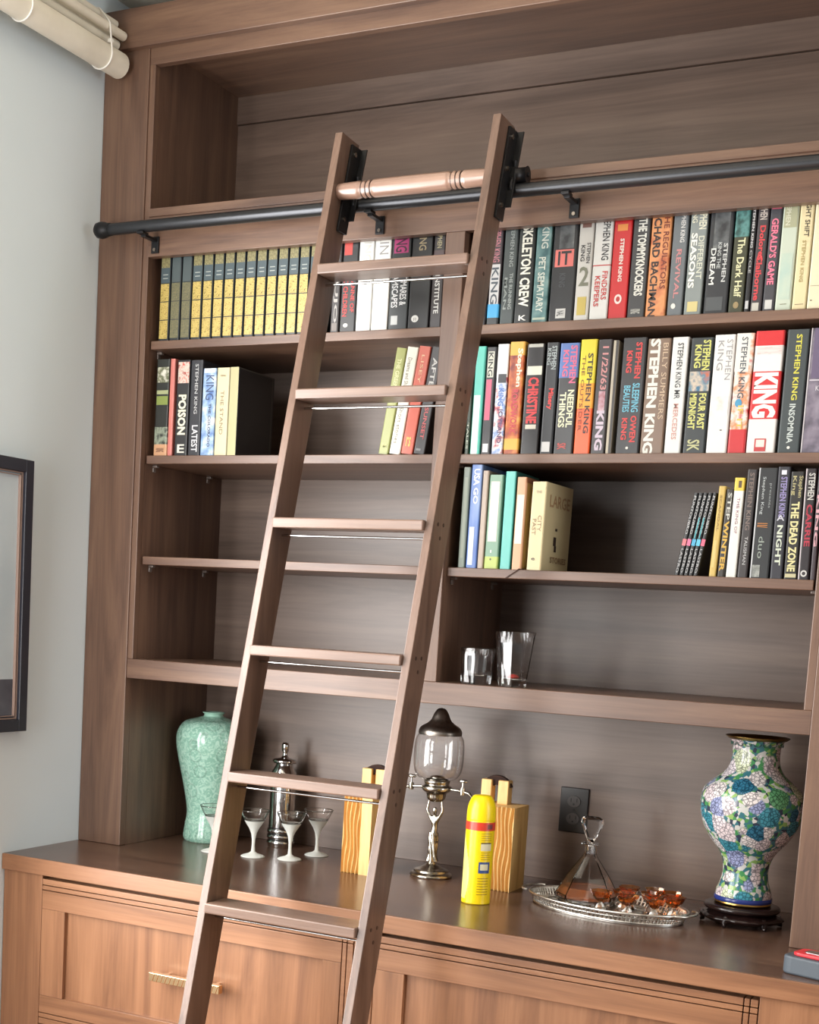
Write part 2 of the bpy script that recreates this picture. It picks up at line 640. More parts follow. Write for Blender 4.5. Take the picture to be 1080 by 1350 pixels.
def side_rail(x0, ztop):
    m = MB()
    z0, z1 = ZF, ztop
    b = [(x0, ly(z0), z0), (x0 + RT, ly(z0), z0), (x0 + RT, ly(z0, RD), z0), (x0, ly(z0, RD), z0)]
    t = [(x0, ly(z1), z1), (x0 + RT, ly(z1), z1), (x0 + RT, ly(z1, RD), z1 - .004), (x0, ly(z1, RD), z1 - .004)]
    m.hexa([Vector(p) - LO for p in b], [Vector(p) - LO for p in t])
    return m.build('side_rail', WLAD, ld, .0015)


print('ladder x', L_TOP, L_BOT, R_TOP, R_BOT)
lrail = side_rail(LX, L_TOP.z)
rrail = side_rail(RX, R_TOP.z)
rungs_px = [((420, 346), (613, 335)), ((390, 511), (592, 508)), ((361, 681), (560, 686)), ((333, 850), (530, 864)), ((303, 1018), (500, 1040)), ((272, 1189), (470, 1226))]
rz = []
for a, b in rungs_px:
    rz.append((lad_pt(*a, -.01).z + lad_pt(*b, -.01).z) / 2)
print('rung z', rz)
sp = (rz[0] - rz[-1]) / 5
zz = list(rz) + [rz[-1] - sp, rz[-1] - 2 * sp]
PLUG = flat((58, 40, 32), .5, name='dark_plug')
for i, z in enumerate(zz):
    if z < ZF + .1:
        continue
    m = MB()
    m.box(LX + RT + .0003 - LO.x, RX - .0003 - LO.x, ly(z, -.012) - LO.y, ly(z, .07) - LO.y, z - .022 - LO.z, z - LO.z)
    rg = m.build('rung', WRUNG, ld, .003)
    m = MB()
    m.tube([(LX + RT - LO.x, ly(z, .036) - LO.y, z - .036 - LO.z), (RX - LO.x, ly(z, .036) - LO.y, z - .036 - LO.z)], .0028, 10)
    m.build('tie_rod', CHROME, ld)
    for rl, xx in ((rrail, RX + RT), (lrail, LX)):
        m = MB()
        sg = 1 if xx > RX else -1
        for yo, zo in ((.022, -.006), (.05, -.006), (.036, -.034)):
            c = Vector((xx, ly(z, yo), z + zo)) - LO
            m.tube([c - Vector((sg * .002, 0, 0)), c + Vector((sg * .0006, 0, 0))], .0042, 12)
        m.build('peg', PLUG, rl)
# turned grip bar near the top
GA, GB = lad_pt(447, 248, .02), lad_pt(638, 235, .02)
gz = (GA.z + GB.z) / 2
gy = ly(gz, .03)
m = MB()
prof = []
for k in range(0, 61):
    t = k / 60
    x = LX + RT + (RX - LX - RT) * t
    r = .0165 + .0035 * math.sin(PI * min(1, max(0, t))) ** .5 if True else .018
    for gc in (.17, .2, .23, .77, .8, .83):
        if abs(t - gc) < .0085:
            r -= .004
    prof.append((x, r))
prof2 = []
for (x, r) in prof:
    prof2.append((x, r))
n = 28
vs = [(x - LO.x, gy + r * math.cos(2 * PI * k / n) - LO.y, gz + r * math.sin(2 * PI * k / n) - LO.z) for x, r in prof2 for k in range(n)]
fs = [(i * n + k, (i + 1) * n + k, (i + 1) * n + (k + 1) % n, i * n + (k + 1) % n) for i in range(len(prof2) - 1) for k in range(n)]
m.add(vs, fs, 0, True)
gb = m.build('grip_bar', WGRIP, ld)
tag(gb, 'turned wooden grip bar with dark grooves')
m = MB()
for gc in (.17, .2, .23, .77, .8, .83):
    x = LX + RT + (RX - LX - RT) * gc
    m.tube([(x - .001 - LO.x, gy - LO.y, gz - LO.z), (x + .001 - LO.x, gy - LO.y, gz - LO.z)], .0172, 28)
m.build('groove', PLUG, gb)
# roller brackets on each rail
for xx in (LX + RT, RX + RT):
    m = MB()
    for (za, zb) in ((1.50, 1.70),):
        b = [(xx + .0003, ly(za, .045), za), (xx + .006, ly(za, .045), za), (xx + .006, ly(za, .088), za), (xx + .0003, ly(za, .088), za)]
        t = [(xx + .0003, ly(zb, .045), zb), (xx + .006, ly(zb, .045), zb), (xx + .006, ly(zb, .088), zb), (xx + .0003, ly(zb, .088), zb)]
        m.hexa([Vector(p) - LO for p in b], [Vector(p) - LO for p in t])
        b = [(xx + .0003, ly(za, .088), za + .03), (xx + .02, ly(za, .088), za + .03), (xx + .02, ly(za, .093), za + .03), (xx + .0003, ly(za, .093), za + .03)]
        t = [(xx + .0003, ly(zb, .088), zb), (xx + .02, ly(zb, .088), zb), (xx + .02, ly(zb, .093), zb), (xx + .0003, ly(zb, .093), zb)]
        m.hexa([Vector(p) - LO for p in b], [Vector(p) - LO for p in t])
    # hook over the pipe
    path = []
    for k in range(11):
        a = PI * (1.05 - k / 10 * 1.15)
        path.append(Vector((xx + .012, -.06 + .021 * math.cos(a), 1.576 + .021 * math.sin(a))) - LO)
    m.tube([Vector((xx + .012, ly(1.576, .09), 1.56)) - LO] + path, .005, 8)
    hk = m.build('roller_bracket', BLK, ld, .0008)
    m = MB()
    cxx, cz = xx + .03, 1.604
    m.tube([Vector((cxx - .012, -.06, cz)) - LO, Vector((cxx - .010, -.06, cz)) - LO, Vector((cxx + .010, -.06, cz)) - LO, Vector((cxx + .012, -.06, cz)) - LO], [.018, .016, .016, .018], 24)
    m.tube([Vector((xx + .005, -.06, cz)) - LO, Vector((cxx + .016, -.06, cz)) - LO], .005, 12)
    m.tube([Vector((xx + .012, -.06, cz)) - LO, Vector((xx + .012, ly(cz, .09), cz + .03)) - LO], .005, 8)
    m.build('wheel', BLK, hk)
    for zb_ in (1.53, 1.61, 1.68):
        m = MB()
        c = Vector((xx + .006, ly(zb_, .062), zb_)) - LO
        m.tube([c, c + Vector((.003, 0, 0))], .0055, 12)
        m.build('bolt', flat((170, 165, 158), .25, 1), hk)

# ------------------------------------------------------------------ books
TONE = .87      # printed paper is a little duller than the colours noted below
BK = (30, 30, 32)
DG = (46, 50, 52)
WH = (226, 224, 216)
CRM = (226, 213, 180)
RED = (196, 30, 32)
books = []


def make_book(u0, u1, shelf_z, vt, col, items, label, y=.03, d=.15, ut=None, h=None, group=None, page_r=False, name='book', rough=.35, front=None, twist=0):
    x0 = xon(u0, y, shelf_z)
    x1 = xon(u1, y, shelf_z)
    th = 0
    if h is None:
        q = RM @ (Vector((x0, y, shelf_z)) - CAM)
        vb = CY + FPX * q.y / q.z
        if ut is None:
            um = u0 + .07 * (vb - vt)
            h = aty(um, vt, y).z - shelf_z
        else:
            p = aty(ut, vt, y)
            dx, dz = p.x - x0, p.z - shelf_z
            th = math.atan2(dx, dz)
            h = math.hypot(dx, dz)
    h = min(h, {ZS1: .28, ZS2: .264, ZS3: .235}[shelf_z])
    lim = (.974 if x0 < 1 else 1.846) - (h * math.sin(th) if th > 0 else 0)
    if x1 > lim:
        print('clip', label, round(x1 - lim, 4), round(x1 - x0, 4))
        x1 = lim
    w = (x1 - x0) * math.cos(th) - .0007
    px = x1 if th > 0 else x0
    ox = -w if th > 0 else 0
    b = thing(name, (px, y, shelf_z + .0002), label, 'book', group)
    b.rotation_euler = (0, th, twist)
    cm_ = col if isinstance(col, bpy.types.Material) else flat(col, rough)
    r = min(.0035, w * .3)
    tb = min(.0022, w * .18)
    poly = [(ox, d)]
    for k in range(5):
        a = PI + PI / 2 * k / 4
        poly.append((ox + r + r * math.cos(a), r + r * math.sin(a)))
    for k in range(5):
        a = PI * 1.5 + PI / 2 * k / 4
        poly.append((ox + w - r + r * math.cos(a), r + r * math.sin(a)))
    poly += [(ox + w, d), (ox + w - tb, d), (ox + w - tb, tb + .0005), (ox + tb, tb + .0005), (ox + tb, d)]
    m = MB()
    m.prism(poly, 0, h)
    m.build('cover', cm_, b)
    pg = MB()
    pg.box(ox + tb + .0001, ox + w - tb - .0001, tb + .0006, d - .004, .003, h - .003)
    pg.build('pages', PAPER, b)
    if items:
        mats = []
        a = MB()

        def mi(c):
            mm = c if isinstance(c, bpy.types.Material) else flat(c, .42)
            if mm not in mats:
                mats.append(mm)
            return mats.index(mm)
        for ni, it in enumerate(items):
            k = it[0]
            dz_ = .00012 * ni
            if k == 'b':
                _, t0, t1, s0, s1, c = it
                e = -.0004 - dz_
                if s0 <= 0 and s1 >= 1:
                    pts = [(ox - .0003 - dz_ / 3, .02), (ox - .0003 - dz_ / 3, r)] + [(ox + r + (r + .0003 + dz_ / 3) * math.cos(PI + PI / 2 * q / 3), r + (r + .0003 + dz_ / 3) * math.sin(PI + PI / 2 * q / 3)) for q in range(1, 4)]
                    pts += [(ox + w - r + (r + .0003 + dz_ / 3) * math.cos(1.5 * PI + PI / 2 * q / 3), r + (r + .0003 + dz_ / 3) * math.sin(1.5 * PI + PI / 2 * q / 3)) for q in range(0, 4)]
                    pts += [(ox + w + .0003 + dz_ / 3, .02)]
                    za, zb = h * (1 - t1), h * (1 - t0)
                    n = len(pts)
                    a.add([(p[0], p[1], za) for p in pts] + [(p[0], p[1], zb) for p in pts], [(i, i + 1, n + i + 1, n + i) for i in range(n - 1)], mi(c))
                else:
                    a.add([(ox + w * s0, e, h * (1 - t1)), (ox + w * s1, e, h * (1 - t1)), (ox + w * s1, e, h * (1 - t0)), (ox + w * s0, e, h * (1 - t0))], [(0, 1, 2, 3)], mi(c))
            elif k == 'v':
                _, s, t0, t1, s0, s1, c = it[:7]
                bold = it[7] if len(it) > 7 else .018
                e = -.0006 - dz_
                put_text(a, s, lambda p, q: (ox + w * (s0 + (s1 - s0) * q), e, h * (1 - t0 - (t1 - t0) * p)), mi(c), bold)
            elif k == 'h':
                _, s, t0, t1, s0, s1, c = it[:7]
                e = -.0006 - dz_
                put_text(a, s, lambda p, q: (ox + w * (s0 + (s1 - s0) * p), e, h * (1 - t1 + (t1 - t0) * q)), mi(c))
            elif k == 'o':
                _, tc_, sc_, rt, rs, c = it
                e = -.0005 - dz_
                a.add([(ox + w * (sc_ + rs * math.cos(2 * PI * q / 16)), e, h * (1 - tc_ + rt * math.sin(2 * PI * q / 16))) for q in range(16)], [tuple(range(16))], mi(c))
        a.build('spine_print', mats, b)
    if front:
        a = MB()
        mats = []
        for ni, it in enumerate(front):
            k, s, y0_, y1_, t0, t1, c = it
            mm = c if isinstance(c, bpy.types.Material) else flat(c, .42)
            if mm not in mats:
                mats.append(mm)
            xx = ox + w + .0005 + .0001 * ni
            if k == 'b':
                a.add([(xx, d * y0_, h * (1 - t1)), (xx, d * y1_, h * (1 - t1)), (xx, d * y1_, h * (1 - t0)), (xx, d * y0_, h * (1 - t0))], [(0, 1, 2, 3)], mats.index(mm))
            else:
                put_text(a, s, lambda p, q: (xx, d * (y0_ + (y1_ - y0_) * p), h * (1 - t1 + (t1 - t0) * q)), mats.index(mm))
        a.build('cover_print', mats, b)
    return b


# --- gilt matched set, top left
GOLD = mottle(((120, 104, 50), (190, 166, 84), (214, 190, 108), (150, 120, 60)), 260, .38, 'gilt_tooling', detail=4)
GOLDT = mottle(((104, 98, 62), (140, 132, 88), (160, 150, 104)), 260, .42, 'worn_gilt_top', detail=4)
GOLDD = mottle(((92, 92, 70), (112, 108, 76), (126, 120, 84)), 240, .5, 'dull_gilt', detail=4)
NAVY = (34, 42, 48)
BAND = (70, 86, 92)
ords = ['first', 'second', 'third', 'fourth', 'fifth', 'sixth', 'seventh', 'eighth', 'ninth', 'tenth', 'eleventh', 'twelfth', 'thirteenth', 'fourteenth', 'fifteenth']
for i in range(15):
    u0 = 208.5 + 14 * i
    if i in (1, 2):
        it = [('b', .03, .36, .08, .9, (78, 90, 92)), ('b', .37, .97, .08, .9, GOLDD), ('b', .565, .572, .08, .9, NAVY), ('b', .765, .772, .08, .9, NAVY)]
    else:
        it = [('b', .02, .2, .08, .9, GOLDT), ('b', .2, .365, .06, .94, BAND), ('v', 'THE', .24, .27, .3, .7, (170, 176, 170)),
              ('h', 'VOL', .27, .29, .2, .8, (190, 196, 190)), ('h', '%d' % (i + 1), .31, .335, .35, .65, (190, 196, 190)),
              ('b', .375, .565, .08, .9, GOLD), ('b', .575, .765, .08, .9, GOLD), ('b', .775, .975, .08, .9, GOLD)]
        it = [q for q in it if not (q[0] == 'v')]
        it = [q if q[0] != 'h' else ('b', q[2], q[2] + .01, .25, .75, (168, 174, 168)) for q in it]
    lab = ('%s volume from the left in the gilt-panelled matched set on the top left shelf' % ords[i]) if i not in (1, 2) else \
        ('%s volume from the left in the matched set, its gilding faded to dull olive grey' % ords[i])
    make_book(u0, u0 + 13.4, ZS1, 0, NAVY, it, lab, h=.226, group='matched set on the top left shelf', y=.028 + .002 * random.random(), d=.16)

WP = (222, 220, 212)
SA = ZS1 + .0
A = 'books on the top shelf behind the ladder'
cloud = mottle(((70, 110, 175), (150, 180, 215), (235, 238, 240)), 30, .35, 'blue_cloud_art')
pale = mottle(((196, 190, 180), (228, 226, 220), (238, 236, 232)), 34, .4, 'pale_art')
greyart = mottle(((36, 38, 42), (86, 90, 92), (130, 132, 130)), 26, .4, 'grey_portrait_art')
fire = mottle(((120, 30, 20), (190, 90, 30), (216, 150, 60)), 34, .4, 'orange_art')
teal = mottle(((52, 92, 96), (96, 134, 134), (134, 164, 160)), 30, .4, 'teal_art')
bluered = mottle(((60, 90, 170), (214, 214, 220), (110, 140, 200), (190, 60, 70), (50, 60, 90)), 40, .35, 'blue_red_art')
darkgr = mottle(((30, 36, 30), (150, 160, 140), (40, 44, 40)), 50, .4, 'dark_green_photo')
purple = mottle(((70, 66, 76), (120, 112, 128), (150, 142, 156)), 26, .4, 'purple_storm_art')
bks = [
 (434.5, 446, (50, 44, 44), [('v', 'CUJO', .3, .9, .25, .75, (170, 165, 160)), ('b', .9, .98, .2, .8, (120, 110, 105))], 'slim dark brown book just right of the left ladder rail, top shelf'),
 (446.7, 467.6, BK, [('b', 0, .22, .1, .6, (190, 60, 52)), ('v', 'JOANNE OF', .4, .8, .55, .88, (200, 46, 42)), ('v', 'RED CHILDREN', .4, .84, .15, .45, (200, 46, 42)), ('o', .93, .4, .02, .15, WH)], 'black book with two lines of small red lettering seen between the ladder rails'),
 (468, 488, (232, 232, 228), [('b', .35, .95, .2, .6, pale), ('v', 'KING', .03, .3, .3, .8, (210, 208, 200))], 'white book beside the black book with red lettering, pale grey marks low down'),
 (488.3, 510, (236, 236, 230), [('v', 'KIN', .03, .24, .3, .85, (150, 148, 146), 0), ('v', 'STEPHEN', .3, .7, .6, .8, (214, 214, 208), 0)], 'white book with thin grey capitals near its top, between the ladder rails'),
 (510.8, 536, DG, [('b', 0, .24, .12, .88, (176, 50, 112)), ('v', 'KING', .01, .23, .2, .8, (60, 20, 44)), ('v', 'NIGHTMARES &', .34, .76, .55, .9, (205, 205, 205)), ('v', 'DREAMSCAPES', .34, .78, .12, .45, (205, 205, 205)), ('b', .86, .95, .15, .5, (180, 182, 180))], 'charcoal book with magenta top and two lines of white outlined lettering'),
 (536.6, 564.6, BK, [('b', .02, .22, .15, .8, (30, 28, 30)), ('v', 'KING', .03, .23, .35, .7, (176, 158, 120)), ('o', .9, .35, .035, .17, (210, 210, 205)), ('v', 'CC', .89, .92, .28, .42, BK)], 'thick black book with a round white emblem near its foot'),
 (565.4, 581, (54, 48, 50), [('b', .24, .44, 0, 1, (92, 74, 76)), ('v', 'STEPHEN', .02, .22, .3, .7, (190, 180, 140)), ('v', 'INSTITUTE', .48, .86, .3, .72, (220, 220, 216))], 'dark grey-brown book with white capitals against the centre stile, top shelf'),
]
for u0, u1, c, it, lab in bks:
    make_book(u0, u1, ZS1, 0, c, it, lab, h=.228, group=A)

# --- top shelf, right bay
A = 'novels on the top right shelf'
T = [
 (641, 656.5, (60, 50, 56), [('b', .42, .8, .1, .9, (200, 200, 200)), ('v', 'STEPHEN KING', .03, .4, .2, .8, (180, 110, 120)), ('v', 'KING', .45, .8, .2, .8, (70, 80, 90)), ('b', .8, .93, 0, 1, (60, 160, 214)), ('b', .93, 1, 0, 1, DG)], 'dark book with white middle and bright blue foot beside the right ladder rail'),
 (658, 676, (58, 66, 66), [('v', 'STEPHEN KING', .06, .46, .45, .75, (136, 144, 140)), ('v', 'THE RUNNING', .52, .86, .55, .8, (150, 158, 154)), ('v', 'MAN', .56, .86, .2, .42, (140, 148, 144))], 'grey-green book with faint light grey lettering, top right shelf'),
 (676.6, 699.2, (26, 30, 30), [('v', 'SKELETON CREW', .08, .84, .22, .82, (232, 230, 216), .03), ('h', 'K', .92, .97, .3, .75, WH)], 'black book with tall bold white capitals running almost its whole spine'),
 (699.8, 720.5, teal, [('v', 'KING', .08, .3, .35, .8, (200, 206, 196)), ('v', 'PET SEMATARY', .38, .9, .25, .7, (214, 220, 208)), ('b', .95, .97, .1, .9, (180, 190, 170))], 'muted teal book with pale lettering left of the thick black one'),
 (722.3, 754.6, (30, 31, 34), [('b', .1, .32, .25, .85, greyart), ('b', .33, .49, .12, .88, (216, 112, 104)), ('h', 'IT', .345, .475, .24, .78, (30, 30, 34)), ('v', 'KING', .55, .68, .35, .6, (60, 62, 66)), ('b', .88, .97, .3, .7, (190, 190, 186)), ('v', 'NAL', .9, .95, .35, .65, (40, 40, 40))], 'thick black book with a salmon block holding two big capitals'),
 (755.5, 775.2, (206, 204, 198), [('b', .02, .14, .2, .8, (122, 84, 74)), ('v', 'STEPHEN', .28, .47, .6, .85, (44, 42, 42)), ('v', 'KING', .3, .45, .2, .48, (44, 42, 42)), ('h', '2', .5, .68, .2, .85, (120, 122, 104)), ('b', .78, .95, .2, .8, (196, 176, 90))], 'off-white book with a big grey numeral and a yellow figure at its foot'),
 (776, 800, (222, 222, 218), [('v', 'STEPHEN KING', .03, .46, .45, .85, (50, 50, 52)), ('b', .5, .51, 0, 1, (190, 60, 60)), ('v', 'FINDERS', .56, .82, .58, .88, (200, 60, 58)), ('v', 'KEEPERS', .6, .88, .2, .48, (200, 60, 58))], 'white book with dark lettering above and red lettering below'),
 (800.8, 825.2, (200, 30, 34), [('b', .14, .2, .2, .75, (226, 140, 60)), ('v', 'STEPHEN KING', .27, .66, .4, .62, (236, 224, 216), .03), ('o', .82, .5, .045, .2, (238, 220, 214)), ('o', .82, .5, .025, .11, (180, 40, 40))], 'bright red book with white lettering and a white round emblem'),
 (826, 849.4, (56, 56, 58), [('b', 0, .1, 0, 1, BK), ('h', 'STE', .01, .04, .3, .9, WH), ('v', 'THE TOMMYKNOCKERS', .1, .8, .3, .8, (222, 222, 212), .035), ('v', 'KING', .92, .96, .2, .75, (200, 200, 190))], 'charcoal book with long bold white title right of the bright red book'),
 (850, 876.5, mottle(((206, 130, 74), (222, 150, 96), (170, 70, 40)), 22, .4, 'orange_cover'), [('v', 'RICHARD BACHMAN', .02, 1, .12, .5, (44, 28, 24), .03), ('v', 'THE REGULATORS', .05, .75, .62, .9, (120, 50, 30))], 'orange book with large dark capitals along its left edge'),
 (878.5, 898.8, (104, 110, 114), [('v', 'STEPHEN KING', .02, .34, .5, .8, (214, 214, 210)), ('v', 'REVIVAL', .4, .84, .35, .68, (196, 130, 130)), ('o', .91, .4, .025, .15, WH)], 'mid-grey book with white lettering above faded pink lettering'),
 (900.7, 923.7, (132, 140, 138), [('v', 'STEPHEN', .02, .24, .5, .95, (226, 224, 200)), ('v', 'KING', .04, .18, .1, .4, (226, 224, 200)), ('v', 'DIFFERENT', .3, .68, .55, .88, (206, 208, 190)), ('v', 'SEASONS', .27, .76, .12, .48, (238, 238, 228), .03), ('b', .88, .97, .2, .8, (204, 190, 130))], 'pale grey book with cream double-line lettering and a yellowish foot'),
 (926.5, 957.8, (40, 42, 46), [('b', .1, .42, .2, .85, greyart), ('v', 'STEPHEN', .38, .72, .66, .84, (200, 202, 200)), ('v', 'KING THE', .37, .6, .42, .58, (180, 184, 182)), ('v', 'DREAM', .42, .74, .14, .36, (220, 222, 218)), ('b', .85, .97, .1, .8, (72, 76, 78))], 'wide blackish book with a misty grey picture and three lines of lettering'),
 (959.3, 979.6, (60, 62, 44), [('b', 0, .06, .1, .7, (206, 196, 90)), ('b', .09, .33, 0, 1, mottle(((30, 70, 66), (86, 140, 136), (40, 60, 56)), 40, .4, 'green_teal_art')), ('v', 'The Dark Half', .34, .86, .3, .78, (222, 220, 176)), ('o', .93, .5, .03, .18, (150, 130, 90))], 'dark olive book with a teal top and cream lettering'),
 (980.2, 987.6, (28, 28, 32), [('v', 'STEPHEN KING', .08, .44, .25, .7, (206, 206, 206)), ('v', 'CYCLE', .46, .66, .25, .7, (170, 170, 170)), ('b', .9, .97, .2, .8, (190, 190, 190))], 'very thin black book with tiny white lettering, top right shelf'),
 (988.3, 1003.6, (62, 56, 60), [('v', 'STEPHEN', .02, .2, .2, .85, (200, 190, 180)), ('v', 'Dolores', .25, .55, .3, .8, (206, 60, 66), .03), ('v', 'Claiborne', .5, .9, .2, .75, (206, 60, 66), .03), ('b', .92, .99, .15, .75, (190, 186, 176))], 'dark brown-grey book with red script lettering'),
 (1004.4, 1020.4, (66, 66, 72), [('b', 0, .12, .1, .95, (206, 90, 116)), ('v', 'KING', .01, .11, .2, .85, (90, 40, 60)), ('v', "GERALD'S GAME", .2, .77, .2, .8, (236, 120, 146), .03), ('b', .9, .98, .2, .8, (200, 200, 196))], 'grey book with bright pink capitals'),
 (1021, 1042.8, (196, 206, 188), [('b', .02, .28, .1, .9, (170, 172, 140)), ('v', 'STEPHEN', .02, .26, .2, .5, (214, 214, 190)), ('b', .5, .9, .15, .85, mottle(((168, 194, 184), (196, 208, 188)), 20, .5, 'pale_green_art')), ('b', .94, .945, .3, .7, (110, 100, 70))], 'pale green-cream book with an olive upper block'),
 (1043.4, 1062.6, (226, 212, 168), [('v', 'NIGHT SHIFT', .03, .37, .4, .75, (80, 74, 60), .02), ('v', 'STEPHEN KING', .4, .76, .35, .6, (176, 158, 104)), ('b', .95, .955, .2, .8, (90, 70, 50))], 'cream book with short grey capitals in its upper third'),
 (1063.2, 1084, (232, 222, 190), [('b', .8, .803, .1, .9, (90, 80, 60)), ('b', .92, .93, .2, .3, (90, 80, 60))], 'plain ivory book at the right edge of the top right shelf'),
]
for u0, u1, c, it, lab in T:
    make_book(u0, u1, ZS1, 0, c, it, lab, h=.228 + .004 * random.random(), group=A, y=.028 + .004 * random.random())
make_book(622, 640, ZS1, 0, (40, 36, 40), [('v', 'STEPHEN KING', .1, .8, .3, .7, (150, 90, 80))], 'dark book half hidden behind the right ladder rail, top right shelf', h=.226, group=A)

# --- second shelf, left bay
A = 'books at the left end of the second shelf'
make_book(202, 219.5, ZS2, 474, (38, 40, 36), [('b', .08, .24, .1, .95, mottle(((200, 200, 180), (90, 96, 60), (230, 228, 214)), 60, .4, 'photo_a')), ('b', .32, .36, .1, .95, (170, 176, 130)), ('b', .38, .47, .1, .95, (134, 150, 70)), ('b', .7, .88, 0, 1, darkgr), ('b', .88, 1, 0, 1, (210, 160, 120)), ('v', 'KING', .92, .96, .2, .8, (120, 80, 60))], 'dark green book with a peach foot at the far left of the second shelf', group=A)
make_book(219.8, 226.3, ZS2, 473, (214, 126, 116), [], 'thin salmon pink book, second shelf left', group=A)
make_book(229, 246.2, ZS2, 475, (34, 34, 36), [('b', .02, .24, .1, .95, mottle(((206, 70, 56), (220, 210, 196), (170, 40, 36)), 90, .4, 'red_white_letters')), ('v', 'POISON', .36, .78, .2, .82, (232, 230, 206), .04), ('h', 'E', .88, .97, .25, .8, (220, 218, 206))], 'black book with red and white top and broken cream capitals', group=A)
make_book(246.8, 262.8, ZS2, 475, (36, 37, 44), [('v', 'STEPHEN KING', .04, .56, .4, .66, (206, 206, 206), 0), ('v', 'LATEST', .68, .96, .3, .8, (216, 216, 220), .02)], 'navy-black book with widely spaced white capitals, second shelf left', group=A)
make_book(263.3, 281, ZS2, 486, cloud, [('v', 'KING', .08, .36, .25, .85, (40, 60, 104), 0), ('v', 'THE COLORADO', .4, .9, .5, .7, (50, 60, 90)), ('b', .0, .05, .1, .9, (220, 228, 234))], 'light blue cloudy book beside the cream one, second shelf left', group=A)
make_book(281.6, 298.4, ZS2, 485, (214, 202, 164), [('v', 'THE STAND', .26, .76, .35, .62, (130, 110, 76), 0), ('h', 'KING', .08, .1, .3, .7, (150, 130, 96))], 'cream book with thin brown capitals left of the black-sided book', group=A)
make_book(299, 310.5, ZS2, 484, (22, 23, 26), [('b', 0, 1, .02, .98, (178, 172, 124))], 'book with pale olive spine and wide black side facing the camera', group=A, d=.175, y=.022,
          front=[('b', '', .94, .955, .01, .99, (90, 88, 80)), ('b', '', .0, .95, .005, .012, (90, 88, 80))])

A = 'leaning books between the ladder rails'
make_book(497.7, 511.3, ZS2, 460, (148, 152, 84), [('v', 'THE GREEN MILE', .1, .5, .3, .7, (206, 206, 150)), ('h', 'M', .9, .94, .3, .7, (190, 190, 120))], 'leaning olive green book, first of the leaning row behind the ladder', ut=522.7, group=A)
make_book(512, 527, ZS2, 459, (226, 222, 208), [('v', 'Dreams and Shadows', .1, .46, .25, .6, (110, 104, 84), 0), ('v', 'Short stories', .56, .9, .25, .6, (110, 104, 84), 0)], 'leaning white book with small grey script next to the olive green one', ut=537, group=A)
make_book(527.6, 543.4, ZS2, 458, (198, 92, 72), [('v', 'LISEY', .08, .34, .35, .6, (226, 190, 150), 0), ('h', 'rs', .84, .93, .3, .7, (232, 180, 90))], 'leaning brick-orange book behind the ladder', ut=552.6, group=A)
make_book(544, 563, ZS2, 459, (50, 46, 48), [('v', 'AFTER', .1, .45, .3, .7, (206, 204, 200)), ('v', 'SUNSET', .56, .86, .35, .68, (196, 84, 84)), ('b', .95, .97, .2, .6, (120, 120, 120))], 'leaning charcoal book with red lettering against the centre stile', ut=569, group=A)

